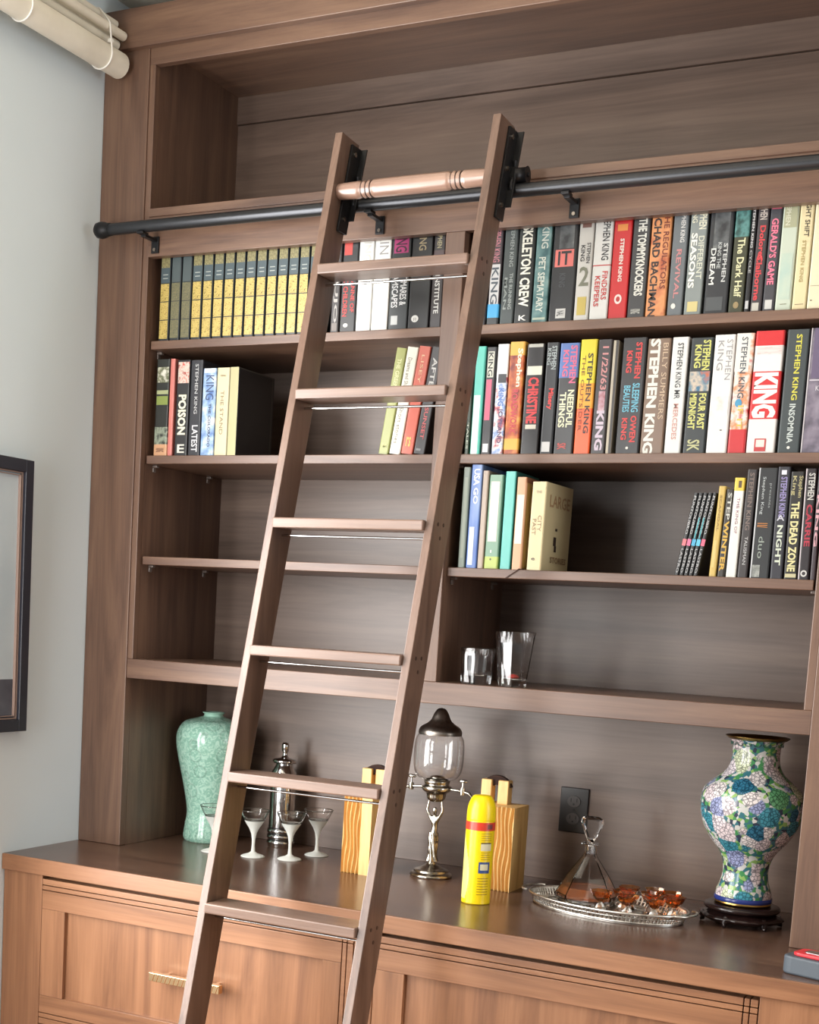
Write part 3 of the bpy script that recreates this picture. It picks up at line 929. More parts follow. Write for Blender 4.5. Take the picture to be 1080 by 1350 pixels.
# --- second shelf, right bay
A = 'novels on the second right shelf'
S2 = [
 (611.6, 618.3, 458, (44, 60, 44), [('v', 'TALES', .7, .95, .3, .7, (190, 200, 180))], 'narrow dark green book partly hidden by the right ladder rail, second shelf'),
 (619, 632, 457, (90, 196, 178), [('b', .45, 1, .1, .75, (222, 236, 230))], 'mint green book with white lower half beside the ladder rail'),
 (633.3, 646.3, 458, (44, 42, 46), [('b', .04, .28, .15, .8, (206, 206, 190)), ('v', 'KING', .05, .27, .2, .7, (50, 50, 50)), ('b', .3, .68, .15, .7, (206, 90, 120)), ('b', .9, .98, .2, .75, (220, 220, 220))], 'narrow black book with white and pink blocks, second right shelf'),
 (647.3, 662.5, 454, mottle(((230, 232, 236), (120, 150, 206), (226, 228, 232), (180, 80, 90), (70, 84, 130)), 34, .35, 'carnival_art'), [('b', 0, .3, 0, 1, (230, 230, 228)), ('b', .27, .35, .2, .9, (44, 44, 50)), ('v', 'KING', .4, .56, .3, .8, (80, 120, 190)), ('v', 'JOYLAND', .58, .9, .3, .8, (90, 60, 100))], 'white-topped book with blue and purple pictures, second right shelf'),
 (663.3, 683, 451, fire, [('b', 0, .12, 0, 1, (224, 170, 64)), ('v', 'Stephen', .06, .4, .45, .9, (232, 226, 200), .03), ('v', 'ROADWORK', .42, .82, .3, .75, (190, 50, 60), .03), ('b', .86, .96, 0, 1, (222, 170, 60))], 'golden orange and red illustrated book, second right shelf'),
 (685.4, 709, 454, (40, 38, 40), [('b', 0, .03, .1, .9, (190, 190, 180)), ('b', .2, .28, .1, .92, (226, 224, 206)), ('v', 'CHRISTINE', .3, .72, .2, .8, (214, 60, 62), .04), ('b', .73, .77, .2, .8, (210, 206, 190))], 'black book with bold red capitals between two white bars'),
 (711, 727.6, 452, (38, 40, 44), [('v', 'STEPHEN', .03, .24, .45, .85, (160, 170, 170)), ('v', 'KING', .05, .2, .12, .4, (160, 170, 170)), ('v', 'Misery', .41, .6, .3, .8, (222, 56, 52), .03), ('b', .89, .98, .15, .8, (206, 206, 204))], 'black book with one small red word, second right shelf'),
 (729, 754.6, 453, (42, 42, 44), [('b', 0, .31, 0, 1, (82, 112, 172)), ('v', 'STEPHEN', .02, .36, .55, .9, (206, 96, 128), .03), ('v', 'KING', .06, .3, .18, .48, (206, 96, 128), .03), ('v', 'NEEDFUL', .42, .76, .55, .88, (214, 214, 180), .03), ('v', 'THINGS', .44, .76, .15, .48, (214, 214, 180), .03), ('v', 'SK', .9, .96, .2, .65, (190, 60, 50))], 'black book with a blue top and pink lettering, cream title below'),
 (755.6, 777, 448, (236, 92, 36), [('b', 0, .38, 0, 1, (228, 210, 44)), ('b', .38, .6, 0, 1, (236, 160, 40)), ('v', 'STEPHEN KING', .12, .82, .5, .82, (50, 34, 24), .02), ('v', 'THE OUTSIDER', .14, .8, .16, .36, (120, 60, 24), .0)], 'yellow book shading to orange with dark capitals'),
 (778, 797, 448, (54, 48, 50), [('v', '11/22/63', .06, .44, .35, .78, (206, 140, 140), .02), ('b', .45, .62, .3, .75, mottle(((160, 90, 100), (210, 180, 190)), 60, .4, 'rose_art')), ('v', 'KING', .62, .97, .25, .8, (206, 190, 206), .04)], 'dark grey book with pink numerals and lilac lower lettering'),
 (797.5, 805, 449, (190, 180, 160), [('b', .0, 1, .55, 1, (60, 56, 54))], 'thin beige volume right of the dark grey book with pink numerals'),
 (810.4, 842, 446, (38, 37, 40), [('v', 'STEPHEN', .04, .35, .56, .82, (214, 56, 54), .03), ('v', 'KING', .11, .3, .2, .44, (214, 56, 54), .03), ('v', 'SLEEPING', .39, .64, .54, .84, (110, 190, 214), .02), ('v', 'BEAUTIES', .41, .64, .18, .46, (110, 190, 214), .02), ('v', 'OWEN', .67, .9, .56, .82, (214, 56, 54), .03), ('v', 'KING', .69, .88, .2, .44, (214, 56, 54), .03), ('o', .95, .5, .012, .06, WH)], 'thick black book with red, blue and red lettering in two lines'),
 (843, 873.4, 447, (128, 104, 86), [('v', 'STEPHEN KING', .0, 1, .12, .56, (232, 230, 220), .04), ('v', 'BILLY SUMMERS', .04, .7, .68, .9, (206, 180, 150), .0)], 'wide tan book with giant white capitals down the spine'),
 (875, 896.6, 445, (226, 226, 222), [('v', 'STEPHEN KING MR', .05, .53, .35, .7, (60, 64, 64), .01), ('v', 'MERCEDES', .57, .88, .38, .68, (206, 150, 140), .01)], 'slim white book with dark then pale red lettering'),
 (899.4, 929, 446, (44, 50, 52), [('v', 'STEPHEN', .02, .28, .55, .9, (206, 206, 110), .03), ('v', 'KING', .06, .26, .2, .5, (206, 206, 110), .03), ('b', .29, .46, .05, .95, mottle(((60, 110, 140), (206, 190, 170), (90, 130, 150), (200, 100, 60)), 34, .35, 'hands_art')), ('v', 'FOUR PAST', .48, .79, .55, .88, (212, 212, 120), .03), ('v', 'MIDNIGHT', .48, .79, .14, .46, (212, 212, 120), .03), ('v', 'SK', .88, .98, .2, .75, (190, 190, 140))], 'blackish book with yellow-green lettering around a small picture'),
 (930.2, 957.6, 442, (228, 226, 222), [('v', 'STEPHEN', .04, .38, .6, .88, (150, 150, 152), -.005), ('v', 'KING', .05, .3, .18, .46, (150, 150, 152), -.005), ('b', .52, .68, .05, .9, pale), ('b', .8, .81, .6, .7, (90, 90, 90))], 'white book with thin grey capitals, right part of second right shelf'),
 (958.6, 982, 440, mottle(((228, 222, 214), (226, 140, 90), (236, 230, 222), (200, 60, 60)), 30, .35, 'orange_white_art'), [('b', 0, .32, .0, .8, (228, 224, 216)), ('v', 'STEPHEN KING', .03, .54, .3, .65, (76, 84, 90), .015), ('o', .58, .4, .035, .2, (70, 150, 190)), ('v', 'IF IT', .6, .8, .4, .7, (226, 190, 90)), ('b', .8, 1, 0, 1, (200, 44, 48))], 'white and orange book with a blue star and red foot'),
 (983.2, 1021, 437, (230, 226, 222), [('b', 0, .12, 0, 1, (206, 34, 38)), ('v', 'FAIRY TALE', .13, .19, .1, .95, (226, 200, 196), 0), ('b', .33, .72, 0, 1, (206, 34, 38)), ('v', 'KING', .34, .71, .08, .92, (234, 228, 224), .05), ('b', .88, .985, .28, .68, (190, 60, 60)), ('b', .89, .95, .33, .63, (228, 214, 206))], 'widest red and white book with huge white capitals on red'),
 (1024.2, 1053.8, 435, (64, 72, 74), [('v', 'STEPHEN KING', .04, .57, .42, .68, (214, 208, 76), .02), ('v', 'INSOMNIA', .6, .92, .38, .66, (200, 210, 206), .02), ('o', .955, .5, .012, .07, WH)], 'slate grey-green book with yellow spaced capitals'),
 (1055.4, 1086, 433, purple, [('b', 0, .4, .15, 1, (104, 92, 120)), ('b', .41, .42, .1, 1, (206, 200, 210)), ('h', 'KING', .46, .5, .4, .95, (210, 206, 214)), ('b', 0, 1, .0, .05, (206, 202, 206))], 'purple and grey book at the right edge of the second right shelf'),
]
for u0, u1, vt, c, it, lab in S2:
    make_book(u0, u1, ZS2, vt, c, it, lab, group=A, y=.026 + .005 * random.random())

# --- third shelf, right bay: left group
A = 'books at the left end of the third right shelf'
make_book(603, 612.6, ZS3, 616, (122, 134, 122), [('b', .1, .9, .3, .7, (146, 156, 140))], 'thin grey-green book beside the right ladder rail, third shelf', group=A)
make_book(613.6, 628, ZS3, 611.5, mottle(((60, 92, 170), (96, 130, 196), (170, 190, 222)), 14, .35, 'blue_cover', stretch=(1, 1, .3)), [('v', 'USA', .04, .2, .25, .8, (232, 234, 240), .03), ('v', 'GO', .22, .38, .3, .75, (226, 230, 240), .03), ('b', .6, .97, .15, .6, (206, 216, 232))], 'tall blue book with white capitals, third right shelf', group=A)
make_book(628.6, 636.8, ZS3, 620.5, (178, 160, 144), [], 'thin taupe book right of the tall blue one', group=A)
make_book(637.8, 656, ZS3, 626, (122, 160, 136), [('b', .07, .71, .14, .78, (222, 218, 200)), ('b', .08, .7, .18, .74, (234, 230, 216)), ('b', .87, 1, 0, 1, (184, 200, 104)), ('o', .9, .45, .012, .06, (90, 90, 60)), ('b', .8, .83, .4, .5, WH)], 'green book with a long white label and lime foot', group=A)
make_book(658.4, 672.6, ZS3, 621.5, (98, 192, 182), [], 'plain turquoise book, third right shelf', group=A, front=[('b', '', 0, 1, 0, 1, (50, 110, 100))])
make_book(674, 687, ZS3, 629, (218, 166, 126), [('b', .19, .72, .12, .85, (232, 222, 206))], 'peach book with white label and yellow-tan side, third right shelf', group=A, y=.024, front=[('b', '', .04, 1, .06, .98, (206, 170, 104)), ('b', '', .0, 1, 0, .06, (150, 96, 66))])
make_book(693, 712.6, ZS3, 635, (228, 212, 166), [('h', 'THE', .1, .13, .3, .7, (176, 160, 130)), ('v', 'CITY', .38, .56, .55, .8, (150, 120, 84), .0), ('v', 'PAST', .42, .6, .2, .45, (150, 120, 84), .0), ('h', 'e', .86, .89, .3, .55, (90, 76, 60))], 'fat cream book showing its marked side cover, third right shelf', group=A, ut=702, d=.165, y=.024,
          front=[('t', 'LARGE', .15, .9, .13, .27, (186, 150, 110)), ('b', '', .42, .5, .5, .53, (60, 46, 40)), ('b', '', .38, .48, .6, .7, (60, 46, 40)), ('b', '', .42, .5, .7, .77, (60, 46, 40)), ('t', 'STORIES', .3, .9, .83, .9, (150, 116, 84))], twist=-.04)
# ribbon bookmark
m = MB()
rp = aty(686, 753, .018)
m.tube([(rp.x, .04, ZS3 + .0012), (rp.x - .004, .019, ZS3 + .0014), (rp.x - .008, .0165, ZS3 - .003), (rp.x - .022, .0165, ZS3 - .012), (rp.x - .034, .0165, ZS3 - .0205)], .0012, 6)
tag(m.build('ribbon', flat((70, 44, 36), .6)), 'dark ribbon bookmark dangling over the shelf edge below the peach book', 'ribbon')

# --- third shelf, right bay: right group
A = 'leaning thin comics on the third right shelf'
cols5 = [(236, 120, 130), (222, 110, 150), (70, 170, 210), (90, 190, 220), (226, 100, 130)]
for k in range(5):
    u0 = 888.5 + 6.2 * k
    make_book(u0, u0 + 5.9, ZS3, 650, (34, 34, 36), [('v', 'PUNTOLIBRO', .04, .5, .2, .75, (206, 206, 206), .0), ('b', .56, .64, .05, .95, cols5[k]), ('v', 'LASTRO', .68, .97, .2, .75, (200, 200, 200), .0)] + ([('b', .3, .55, .3, .6, (60, 160, 170))] if k in (2, 3) else []),
              '%s from the left of the five thin black leaning books, third right shelf' % ords[k], ut=u0 + 26.5, group=A, d=.13, y=.03)
A = 'novels on the third right shelf'
S3 = [
 (933.8, 943.6, 641, 948, (206, 176, 92), [('v', 'SCANDAL', .1, .5, .3, .6, (150, 120, 60)), ('b', .6, .9, .2, .6, (222, 196, 120))], 'slim gold-yellow book right of the thin black leaning ones'),
 (944.6, 954.8, 645, 958, (50, 44, 36), [('v', 'STEP', .04, .35, .3, .8, (206, 206, 196)), ('v', 'WINTER', .36, .94, .2, .85, (214, 170, 60), .03)], 'slim dark book with yellow lettering between gold and white books'),
 (956, 970.2, 630, 969, (230, 230, 222), [('b', 0, .13, 0, 1, (224, 196, 70)), ('b', .03, .1, .4, .7, (90, 70, 40)), ('v', 'THE KING OF', .2, .56, .4, .65, (160, 110, 130), 0)], 'white book with a yellow top band'),
 (971, 984.8, 619, 985.5, (52, 46, 46), [('v', 'STEPHEN KING', .03, .56, .3, .75, (120, 104, 96), .02), ('v', 'TALISMAN', .62, .88, .4, .7, (196, 196, 196), 0)], 'brownish black book with dim grey capitals, third right shelf'),
 (988, 1013, 617, 1001.5, (36, 38, 40), [('v', 'Stephen King', .08, .42, .2, .4, (190, 196, 196), 0), ('v', 'presents', .14, .36, .6, .74, (150, 156, 156), 0), ('v', '11/', .5, .54, .15, .7, (220, 140, 50)), ('v', 'duo', .62, .82, .3, .6, (150, 160, 150), .0), ('b', .88, .99, .1, .5, mottle(((180, 184, 176), (60, 66, 66)), 60, .4, 'feather_art')), ('b', 0, 1, .0, .07, (200, 204, 206))], 'black book with a small orange mark and pale feather at its foot'),
 (1014.6, 1031.6, 615.5, 1026.6, (46, 46, 54), [('b', .03, .07, .3, .7, (220, 220, 230)), ('v', 'STEPHEN KING', .09, .45, .3, .8, (150, 140, 190), .02), ('h', 'A', .43, .48, .2, .8, (200, 200, 210)), ('v', 'NIGHT', .52, .88, .3, .75, (206, 214, 196), .03)], 'dark book with lilac capitals above pale green script'),
 (1032.8, 1051.2, 622, 1043.5, (40, 38, 36), [('v', 'Stephen', .04, .24, .55, .92, (190, 180, 130), .01), ('v', 'King', .04, .22, .1, .45, (190, 180, 130), .01), ('v', 'THE DEAD ZONE', .28, .93, .2, .8, (226, 218, 160), .035), ('b', .95, .985, .1, .9, (196, 190, 150))], 'black book with bold cream-yellow capitals, third right shelf'),
 (1052, 1066.6, 618, 1063.5, (44, 38, 42), [('b', 0, 1, .0, .1, (216, 206, 210)), ('v', 'STEPHEN', .04, .28, .3, .9, (206, 206, 200), .02), ('v', 'CARRIE', .32, .7, .3, .85, (176, 44, 66), .03), ('o', .945, .5, .03, .3, (214, 214, 210)), ('o', .945, .5, .017, .17, (50, 44, 48))], 'dark book with wine red capitals and a round white emblem'),
 (1067.4, 1086, 617, 1079.5, (70, 60, 66), [('b', .02, .2, .3, .9, (120, 110, 110)), ('v', 'KING', .24, .7, .2, .8, (222, 170, 180), .03)], 'dark book with pale pink lettering at the right edge, third shelf'),
]
for u0, u1, vt, ut, c, it, lab in S3:
    make_book(u0, u1, ZS3, vt, c, it, lab, ut=ut, group=A, y=.026 + .003 * random.random())

TONE = 1.0
# ------------------------------------------------------------------ drinking glasses
def faceted_glass(pos, r0, r1, h, nfac, base, label, name='drinking_glass'):
    t = thing(name, pos, label, 'glass')
    m = MB()
    n = nfac * 4

    def rf(r, z, a):
        return r * (1 - .05 * abs(math.sin(a * nfac / 2))) if z < h * .86 else r
    rw = .0026
    prof = [(r0 * .96, 0), (r0, .002), (r0 + (r1 - r0) * .4, h * .4), (r0 + (r1 - r0) * .8, h * .8), (r1, h), (r1 - rw * .5, h + .0008),
            (r1 - rw, h), (r0 + (r1 - r0) * .8 - rw, h * .8), (r0 + (r1 - r0) * .4 - rw, h * .4), (r0 - rw, base + .002), (.0001, base)]
    vs = []
    for r, z in prof:
        for k in range(n):
            a = 2 * PI * k / n
            rr = rf(r, z, a)
            vs.append((rr * math.cos(a), rr * math.sin(a), z))
    fs = [(i * n + k, i * n + (k + 1) % n, (i + 1) * n + (k + 1) % n, (i + 1) * n + k) for i in range(len(prof) - 1) for k in range(n)]
    m.add(vs, fs, 0, False)
    m.add(vs[:n][::-1], [tuple(range(n))], 0)
    m.build('glass_body', GLASS, t)
    return t


faceted_glass((1.102, .055, ZBT + .0004), .036, .041, .083, 9, .018, 'short clear faceted tumbler, the lower of the two glasses in the niche')
g = faceted_glass((1.194, .05, ZBT + .0004), .032, .047, .126, 9, .016, 'tall clear flared faceted glass standing right of the short tumbler')
m = MB()
m.lathe([(.0001, .0), (.012, .001), (.014, .005), (.008, .009), (.0001, .01)], 14, (0, 0, .0185))
m.build('red_residue', flat((170, 50, 46), .3), g)

# ------------------------------------------------------------------ celadon vase
CEL, nt, b = newmat('celadon_glaze')
N = nt.nodes
L = nt.links
tc = N.new('ShaderNodeTexCoord')
vo = N.new('ShaderNodeTexVoronoi'); vo.inputs['Scale'].default_value = 19
L.new(tc.outputs['Object'], vo.inputs['Vector'])
no = N.new('ShaderNodeTexNoise'); no.inputs['Scale'].default_value = 55; no.inputs['Detail'].default_value = 3; no.inputs['Distortion'].default_value = 2.5
L.new(tc.outputs['Object'], no.inputs['Vector'])
r1_ = N.new('ShaderNodeValToRGB')       # rings round the crane medallions
e = r1_.color_ramp.elements
e[0].position = .30; e[0].color = (1, 1, 1, 1)
e[1].position = .42; e[1].color = (1, 1, 1, 1)
q = e.new(.36); q.color = (.45, .45, .45, 1)
L.new(vo.outputs['Distance'], r1_.inputs[0])
r2_ = N.new('ShaderNodeValToRGB')
e = r2_.color_ramp.elements
e[0].position = .42; e[0].color = lin((132, 176, 158))
e[1].position = .58; e[1].color = lin((168, 204, 188))
q = e.new(.5); q.color = lin((146, 188, 170))
L.new(no.outputs['Fac'], r2_.inputs[0])
mx = N.new('ShaderNodeMix'); mx.data_type = 'RGBA'; mx.blend_type = 'MULTIPLY'; mx.inputs['Factor'].default_value = .5
L.new(r2_.outputs[0], mx.inputs[6]); L.new(r1_.outputs[0], mx.inputs[7])
L.new(mx.outputs[2], b.inputs['Base Color'])
b.inputs['Roughness'].default_value = .12
CELP = flat((156, 196, 178), .12, name='celadon_plain')
v = thing('celadon_vase', (.250, .26, 0), 'pale green celadon vase with bulging shoulders at the left end of the worktop', 'vase')
H = .357


def smooth_profile(pts, n=5):
    out = []
    for i in range(len(pts) - 1):
        p0 = pts[max(i - 1, 0)]; p1 = pts[i]; p2 = pts[i + 1]; p3 = pts[min(i + 2, len(pts) - 1)]
        for k in range(n):
            t = k / n
            out.append(tuple(.5 * ((2 * p1[j]) + (-p0[j] + p2[j]) * t + (2 * p0[j] - 5 * p1[j] + 4 * p2[j] - p3[j]) * t * t + (-p0[j] + 3 * p1[j] - 3 * p2[j] + p3[j]) * t ** 3) for j in (0, 1)))
    out.append(pts[-1])
    return out


pp = [(.066, .0), (.0705, .012), (.067, .045), (.063, .075), (.066, .105), (.078, .165), (.092, .225), (.100, .268), (.0985, .302), (.080, .33), (.045, .342), (.030, .346)]
m = MB()
m.lathe([(0.06, 0)] + smooth_profile(pp), 64)
m.build('body', CEL, v)
m = MB()
m.lathe(smooth_profile([(.030, .3455), (.0265, .349), (.027, .353), (.0315, .3575), (.029, .358), (.022, .352), (.022, .335)]), 48)
m.build('neck', CELP, v)
m = MB()
m.lathe([(.0672, .048), (.0668, .05), (.0664, .0515)], 64)
m.build('foot_line', flat((150, 185, 170), .15), v)

# ------------------------------------------------------------------ cocktail shaker
s = thing('cocktail_shaker', (.452, .315, 0), 'tall polished chrome cocktail shaker behind the frosted glasses', 'shaker')
m = MB()
m.lathe([(.034, 0), (.0355, .003), (.0355, .2), (.034, .208), (.026, .222), (.022, .232)], 48)
m.build('body', CHROME, s)
m = MB()
for z in (.014, .03, .046):
    m.lathe([(.0356, z - .006), (.039, z - .004), (.039, z + .004), (.0356, z + .006)], 48)
m.build('ring', CHROME, s)
m = MB()
for z in (.022, .038, .055):
    m.lathe([(.0357, z - .0015), (.0362, z), (.0357, z + .0015)], 48)
m.build('band', flat((18, 18, 20), .3), s)
m = MB()
m.lathe([(.02, .232), (.031, .233), (.033, .238), (.031, .243), (.012, .247), (.007, .253), (.006, .263), (.0095, .266), (.01, .282), (.0085, .288), (.0001, .29)], 40)
m.build('lid', CHROME, s)

# ------------------------------------------------------------------ cocktail glasses
A = 'frosted cocktail glasses by the shaker'


def martini(pos, label):
    t = thing('cocktail_glass', pos, label, 'glass', A)
    m = MB()
    m.lathe([(.031, 0), (.0325, .0012), (.028, .004), (.012, .009), (.0055, .014), (.0042, .03), (.0045, .045), (.0075, .062), (.013, .075), (.021, .087), (.0265, .096)], 40)
    m.build('stem', FROST, t)
    m = MB()
    m.lathe([(.0001, .0962), (.0266, .0965), (.0326, .1095), (.0385, .122), (.0392, .1235), (.0384, .1237), (.0376, .122), (.0317, .1095), (.0258, .0975), (.0001, .0972)], 40)
    m.build('bowl', GLASS, t)
    m = MB()
    m.tube([(.0391 * math.cos(PI * q / 24), .0391 * math.sin(PI * q / 24), .1238) for q in range(49)], .0006, 6, caps=False)
    m.build('rim', flat((120, 116, 108), .2, .8), t)
    return t


martini((.365, .105, .0002), 'frosted cocktail glass mostly hidden behind the left ladder rail, beside the vase')
martini((.481, .118, .0002), 'frosted cocktail glass just right of the left ladder rail')
martini((.574, .15, .0002), 'frosted cocktail glass standing in front of the chrome shaker')
martini((.594, .262, .0002), 'rightmost frosted cocktail glass, set back towards the panel')

# ------------------------------------------------------------------ carved wooden blocks
LW = wood('pale_carved_wood', 'z', (196, 150, 88), (218, 174, 108), (230, 190, 124), .45, 3, 4)
DKW = wood('dark_handle_wood', 'x', (34, 22, 18), (48, 30, 24), (60, 40, 30), .7, 3, 4)
DKW.node_tree.nodes['Principled BSDF'].inputs['Specular IOR Level'].default_value = .15


def carved_block(pos, label, rz=0.0, carve=.05, Wd=.078, ups=(.018, .056), uy=.054):
    t = thing('carved_wooden_container', pos, label, 'container', 'carved wooden containers', rz)
    D, Hh = .1, .205
    m = MB()
    nx, nz = int(Wd * 1150), 44
    vs = []
    for j in range(nz + 1):
        for i in range(nx + 1):
            x = Wd * i / nx
            z = Hh * j / nz
            if x < carve:
                ph = x / .0105 * 2 * PI + 1.5 * math.sin(z / Hh * 2 * PI * 1.6 + x * 60)
                y = .005 * (1 - math.cos(ph)) ** 1.0 * min(1, (carve - x) / .004, x / .003 + .2)
            else:
                y = 0
            vs.append((x, y, z))
    fs = [(j * (nx + 1) + i, j * (nx + 1) + i + 1, (j + 1) * (nx + 1) + i + 1, (j + 1) * (nx + 1) + i) for j in range(nz) for i in range(nx)]
    m.add(vs, fs, 0, True)
    m.add([(0, 0, 0), (0, D, 0), (0, D, Hh), (0, 0, Hh)], [(0, 1, 2, 3)][::-1], 0)
    m.add([(Wd, 0, 0), (Wd, D, 0), (Wd, D, Hh), (Wd, 0, Hh)], [(0, 1, 2, 3)], 0)
    m.add([(0, D, 0), (Wd, D, 0), (Wd, D, Hh), (0, D, Hh)], [(3, 2, 1, 0)], 0)
    m.add([(0, 0.0102, Hh), (Wd, 0.0102, Hh), (Wd, D, Hh), (0, D, Hh)], [(0, 1, 2, 3)], 0)
    m.add([(0, 0, 0), (Wd, 0, 0), (Wd, D, 0), (0, D, 0)], [(3, 2, 1, 0)], 0)
    # top strip following the flutes
    top = vs[nz * (nx + 1):]
    m.add(top + [(p[0], .0103, Hh) for p in top], [(i, i + 1, nx + 2 + i, nx + 1 + i) for i in range(nx)], 0)
    m.build('body', LW, t)
    for x0 in ups:
        u_ = MB()
        u_.box(x0, x0 + .027, uy, uy + .03, Hh - .001, Hh + .058)
        u_.build('upright', LW, t, .002)
    a = MB()
    n = 16
    c = (ups[0] + .037, Hh + .03)
    ro, ri = .041, .016
    f = []
    for k in range(n + 1):
        an = PI * (.9 - .8 * k / n)
        for r in (ro, ri):
            f.append((c[0] + r * math.cos(an), uy + .009, c[1] + r * math.sin(an) * .95))
    f = [(x, y, z) for x, y, z in f]
    bck = [(x, y + .012, z) for x, y, z in f]
    nn = len(f)
    fs = []
    for k in range(n):
        i = 2 * k
        fs += [(i, i + 2, i + 3, i + 1), (nn + i, nn + i + 1, nn + i + 3, nn + i + 2), (i, nn + i, nn + i + 2, i + 2), (i + 1, i + 3, nn + i + 3, nn + i + 1)]
    a.add(f + bck, fs, 0)
    a.build('handle', DKW, t, .001)
    return t


carved_block((.757, .088, 0), 'pale carved wooden container seen behind the ladder, left of the fountain')
carved_block((1.074, .14, 0), 'carved wooden container with dark arched handle behind the yellow can', 0, .115, .115, (.004, .048))

# ------------------------------------------------------------------ absinthe fountain
f = thing('glass_fountain', (.955, .205, 0), 'silver drinks fountain with glass reservoir held up by a small metal figure', 'fountain')
m = MB()
m.lathe(smooth_profile([(.052, 0), (.054, .005), (.05, .010), (.044, .013), (.043, .018), (.034, .021), (.024, .026), (.014, .032), (.010, .04), (.009, .046)], 3), 48)
m.build('base', OLDSIL, f)


def skin(name, pts, edges, radii, mat, parent, sub=2):
    me = bpy.data.meshes.new(name)
    me.from_pydata(pts, edges, [])
    me.materials.append(mat)
    o = bpy.data.objects.new(name, me)
    COL.objects.link(o)
    o.parent = parent
    sm = o.modifiers.new('skin', 'SKIN')
    sm.use_smooth_shade = True
    if not me.skin_vertices:
        me.attributes  # layer is added with the modifier
    for i, r in enumerate(radii):
        me.skin_vertices[0].data[i].radius = r if isinstance(r, tuple) else (r, r)
    me.skin_vertices[0].data[0].use_root = True
    ss = o.modifiers.new('sub', 'SUBSURF')
    ss.levels = ss.render_levels = sub
    return o


P = [(0, 0, .108), (.002, 0, .128), (0, 0, .148), (0, 0, .156), (0, -.002, .168),     # hips waist chest neck head 0-4
     (-.011, 0, .150), (-.021, -.002, .168), (-.017, 0, .196),                        # left shoulder elbow hand 5-7
     (.011, 0, .150), (.021, -.002, .168), (.016, 0, .196),                           # right 8-10
     (-.005, 0, .09), (-.006, -.004, .07), (-.005, .001, .044),                       # left leg 11-13
     (.006, .001, .09), (.004, -.002, .07), (.005, .003, .044), (0, -.002, .178)]
Ed = [(0, 1), (1, 2), (2, 3), (3, 4), (2, 5), (5, 6), (6, 7), (2, 8), (8, 9), (9, 10), (0, 11), (11, 12), (12, 13), (0, 14), (14, 15), (15, 16), (4, 17)]
Rr = [.0105, .0072, .0105, .0035, .0072, .0048, .0036, .0028, .0048, .0036, .0028, .0075, .0058, .004, .0075, .0058, .004, .005]
skin('figure', P, Ed, Rr, OLDSIL, f)
# drapery falling from the hips
m = MB()
m.lathe(smooth_profile([(.011, .112), (.0125, .1), (.0115, .08), (.0105, .06), (.013, .046), (.016, .04)], 4), 30, rf=lambda r, z, a: r * (1 + .16 * math.sin(a * 6 + z * 90)), sx=1, sy=.85)
m.build('drapery', OLDSIL, f)
m = MB()
m.lathe(smooth_profile([(.016, .192), (.022, .2), (.024, .212), (.031, .216), (.037, .222), (.037, .23), (.031, .234), (.033, .243), (.03, .247)], 3), 48, rf=lambda r, z, a: r * (1 + (.04 * math.cos(a * 16) if .196 < z < .214 else 0)))
m.build('collar', OLDSIL, f)
for sg in (-1, 1):
    m = MB()
    zt = .226
    m.tube([(sg * .03, 0, zt), (sg * .07, 0, zt - .002), (sg * .088, 0, zt - .006), (sg * .098, 0, zt - .016)], [.0035, .0035, .004, .003], 12)
    m.lathe([(.006, -.009), (.0068, 0), (.006, .009)], 16, (sg * .07, 0, zt - .002))
    tp = m.build('tap', OLDSIL, f)
    k = MB()
    k.tube([(sg * .07, 0, zt), (sg * .07, 0, zt + .022)], .0022, 10)
    k.lathe([(.0001, .019), (.010, .020), (.0125, .0235), (.010, .027), (.0001, .028)], 16, (sg * .07, 0, zt), sy=.5)
    k.build('tap_key', flat((200, 198, 192), .2, 1), tp)
m = MB()
op = [(.03, .246), (.047, .251), (.0575, .264), (.062, .284), (.063, .31), (.0625, .332), (.060, .349), (.0535, .361)]
inn = [(r - .0022, z + .001) for r, z in op][::-1]
m.lathe(smooth_profile(op, 4) + smooth_profile(inn, 4), 64)
m.build('reservoir', GLASS, f)
m = MB()
m.lathe([(.0001, .249), (.018, .249), (.019, .253), (.012, .257), (.0001, .258)], 32)
m.build('valve', OLDSIL, f)
m = MB()
m.lathe(smooth_profile([(.054, .36), (.0545, .366), (.053, .372), (.047, .38), (.034, .388), (.025, .397), (.019, .411), (.0135, .42), (.0085, .425), (.0001, .427)], 4), 56)
m.build('lid', PEWTER, f)

# ------------------------------------------------------------------ yellow spray can
YEL = flat((240, 206, 18), .28, name='yellow_enamel')
c = thing('spray_can', (1.172, -.032, 0), 'yellow furniture-polish spray can with a red band standing before the container', 'can')
R = .033
m = MB()
m.lathe(smooth_profile([(.031, 0), (R, .003), (R, .02), (R, .19), (R - .0005, .194)], 3), 56)
m.build('body', YEL, c)
m = MB()
m.lathe(smooth_profile([(R - .001, .1945), (R + .0002, .196), (R - .0005, .218), (R - .004, .234), (R - .010, .246), (R - .016, .2505), (.0001, .2515)], 4), 56)
tag(m.build('cap', flat((244, 214, 10), .3, name='yellow_plastic'), c), 'domed yellow cap')


def curved(mb, a0, a1, z0, z1, mi, e=.0006, n=14):
    vs = []
    for k in range(n + 1):
        a = a0 + (a1 - a0) * k / n
        for z in (z0, z1):
            vs.append(((R + e) * math.cos(a), (R + e) * math.sin(a), z))
    mb.add(vs, [(2 * k, 2 * k + 2, 2 * k + 3, 2 * k + 1) for k in range(n)], mi, True)


m = MB()
D2 = PI / 180
curved(m, -200 * D2, 40 * D2, .172, .191, 0, n=40)
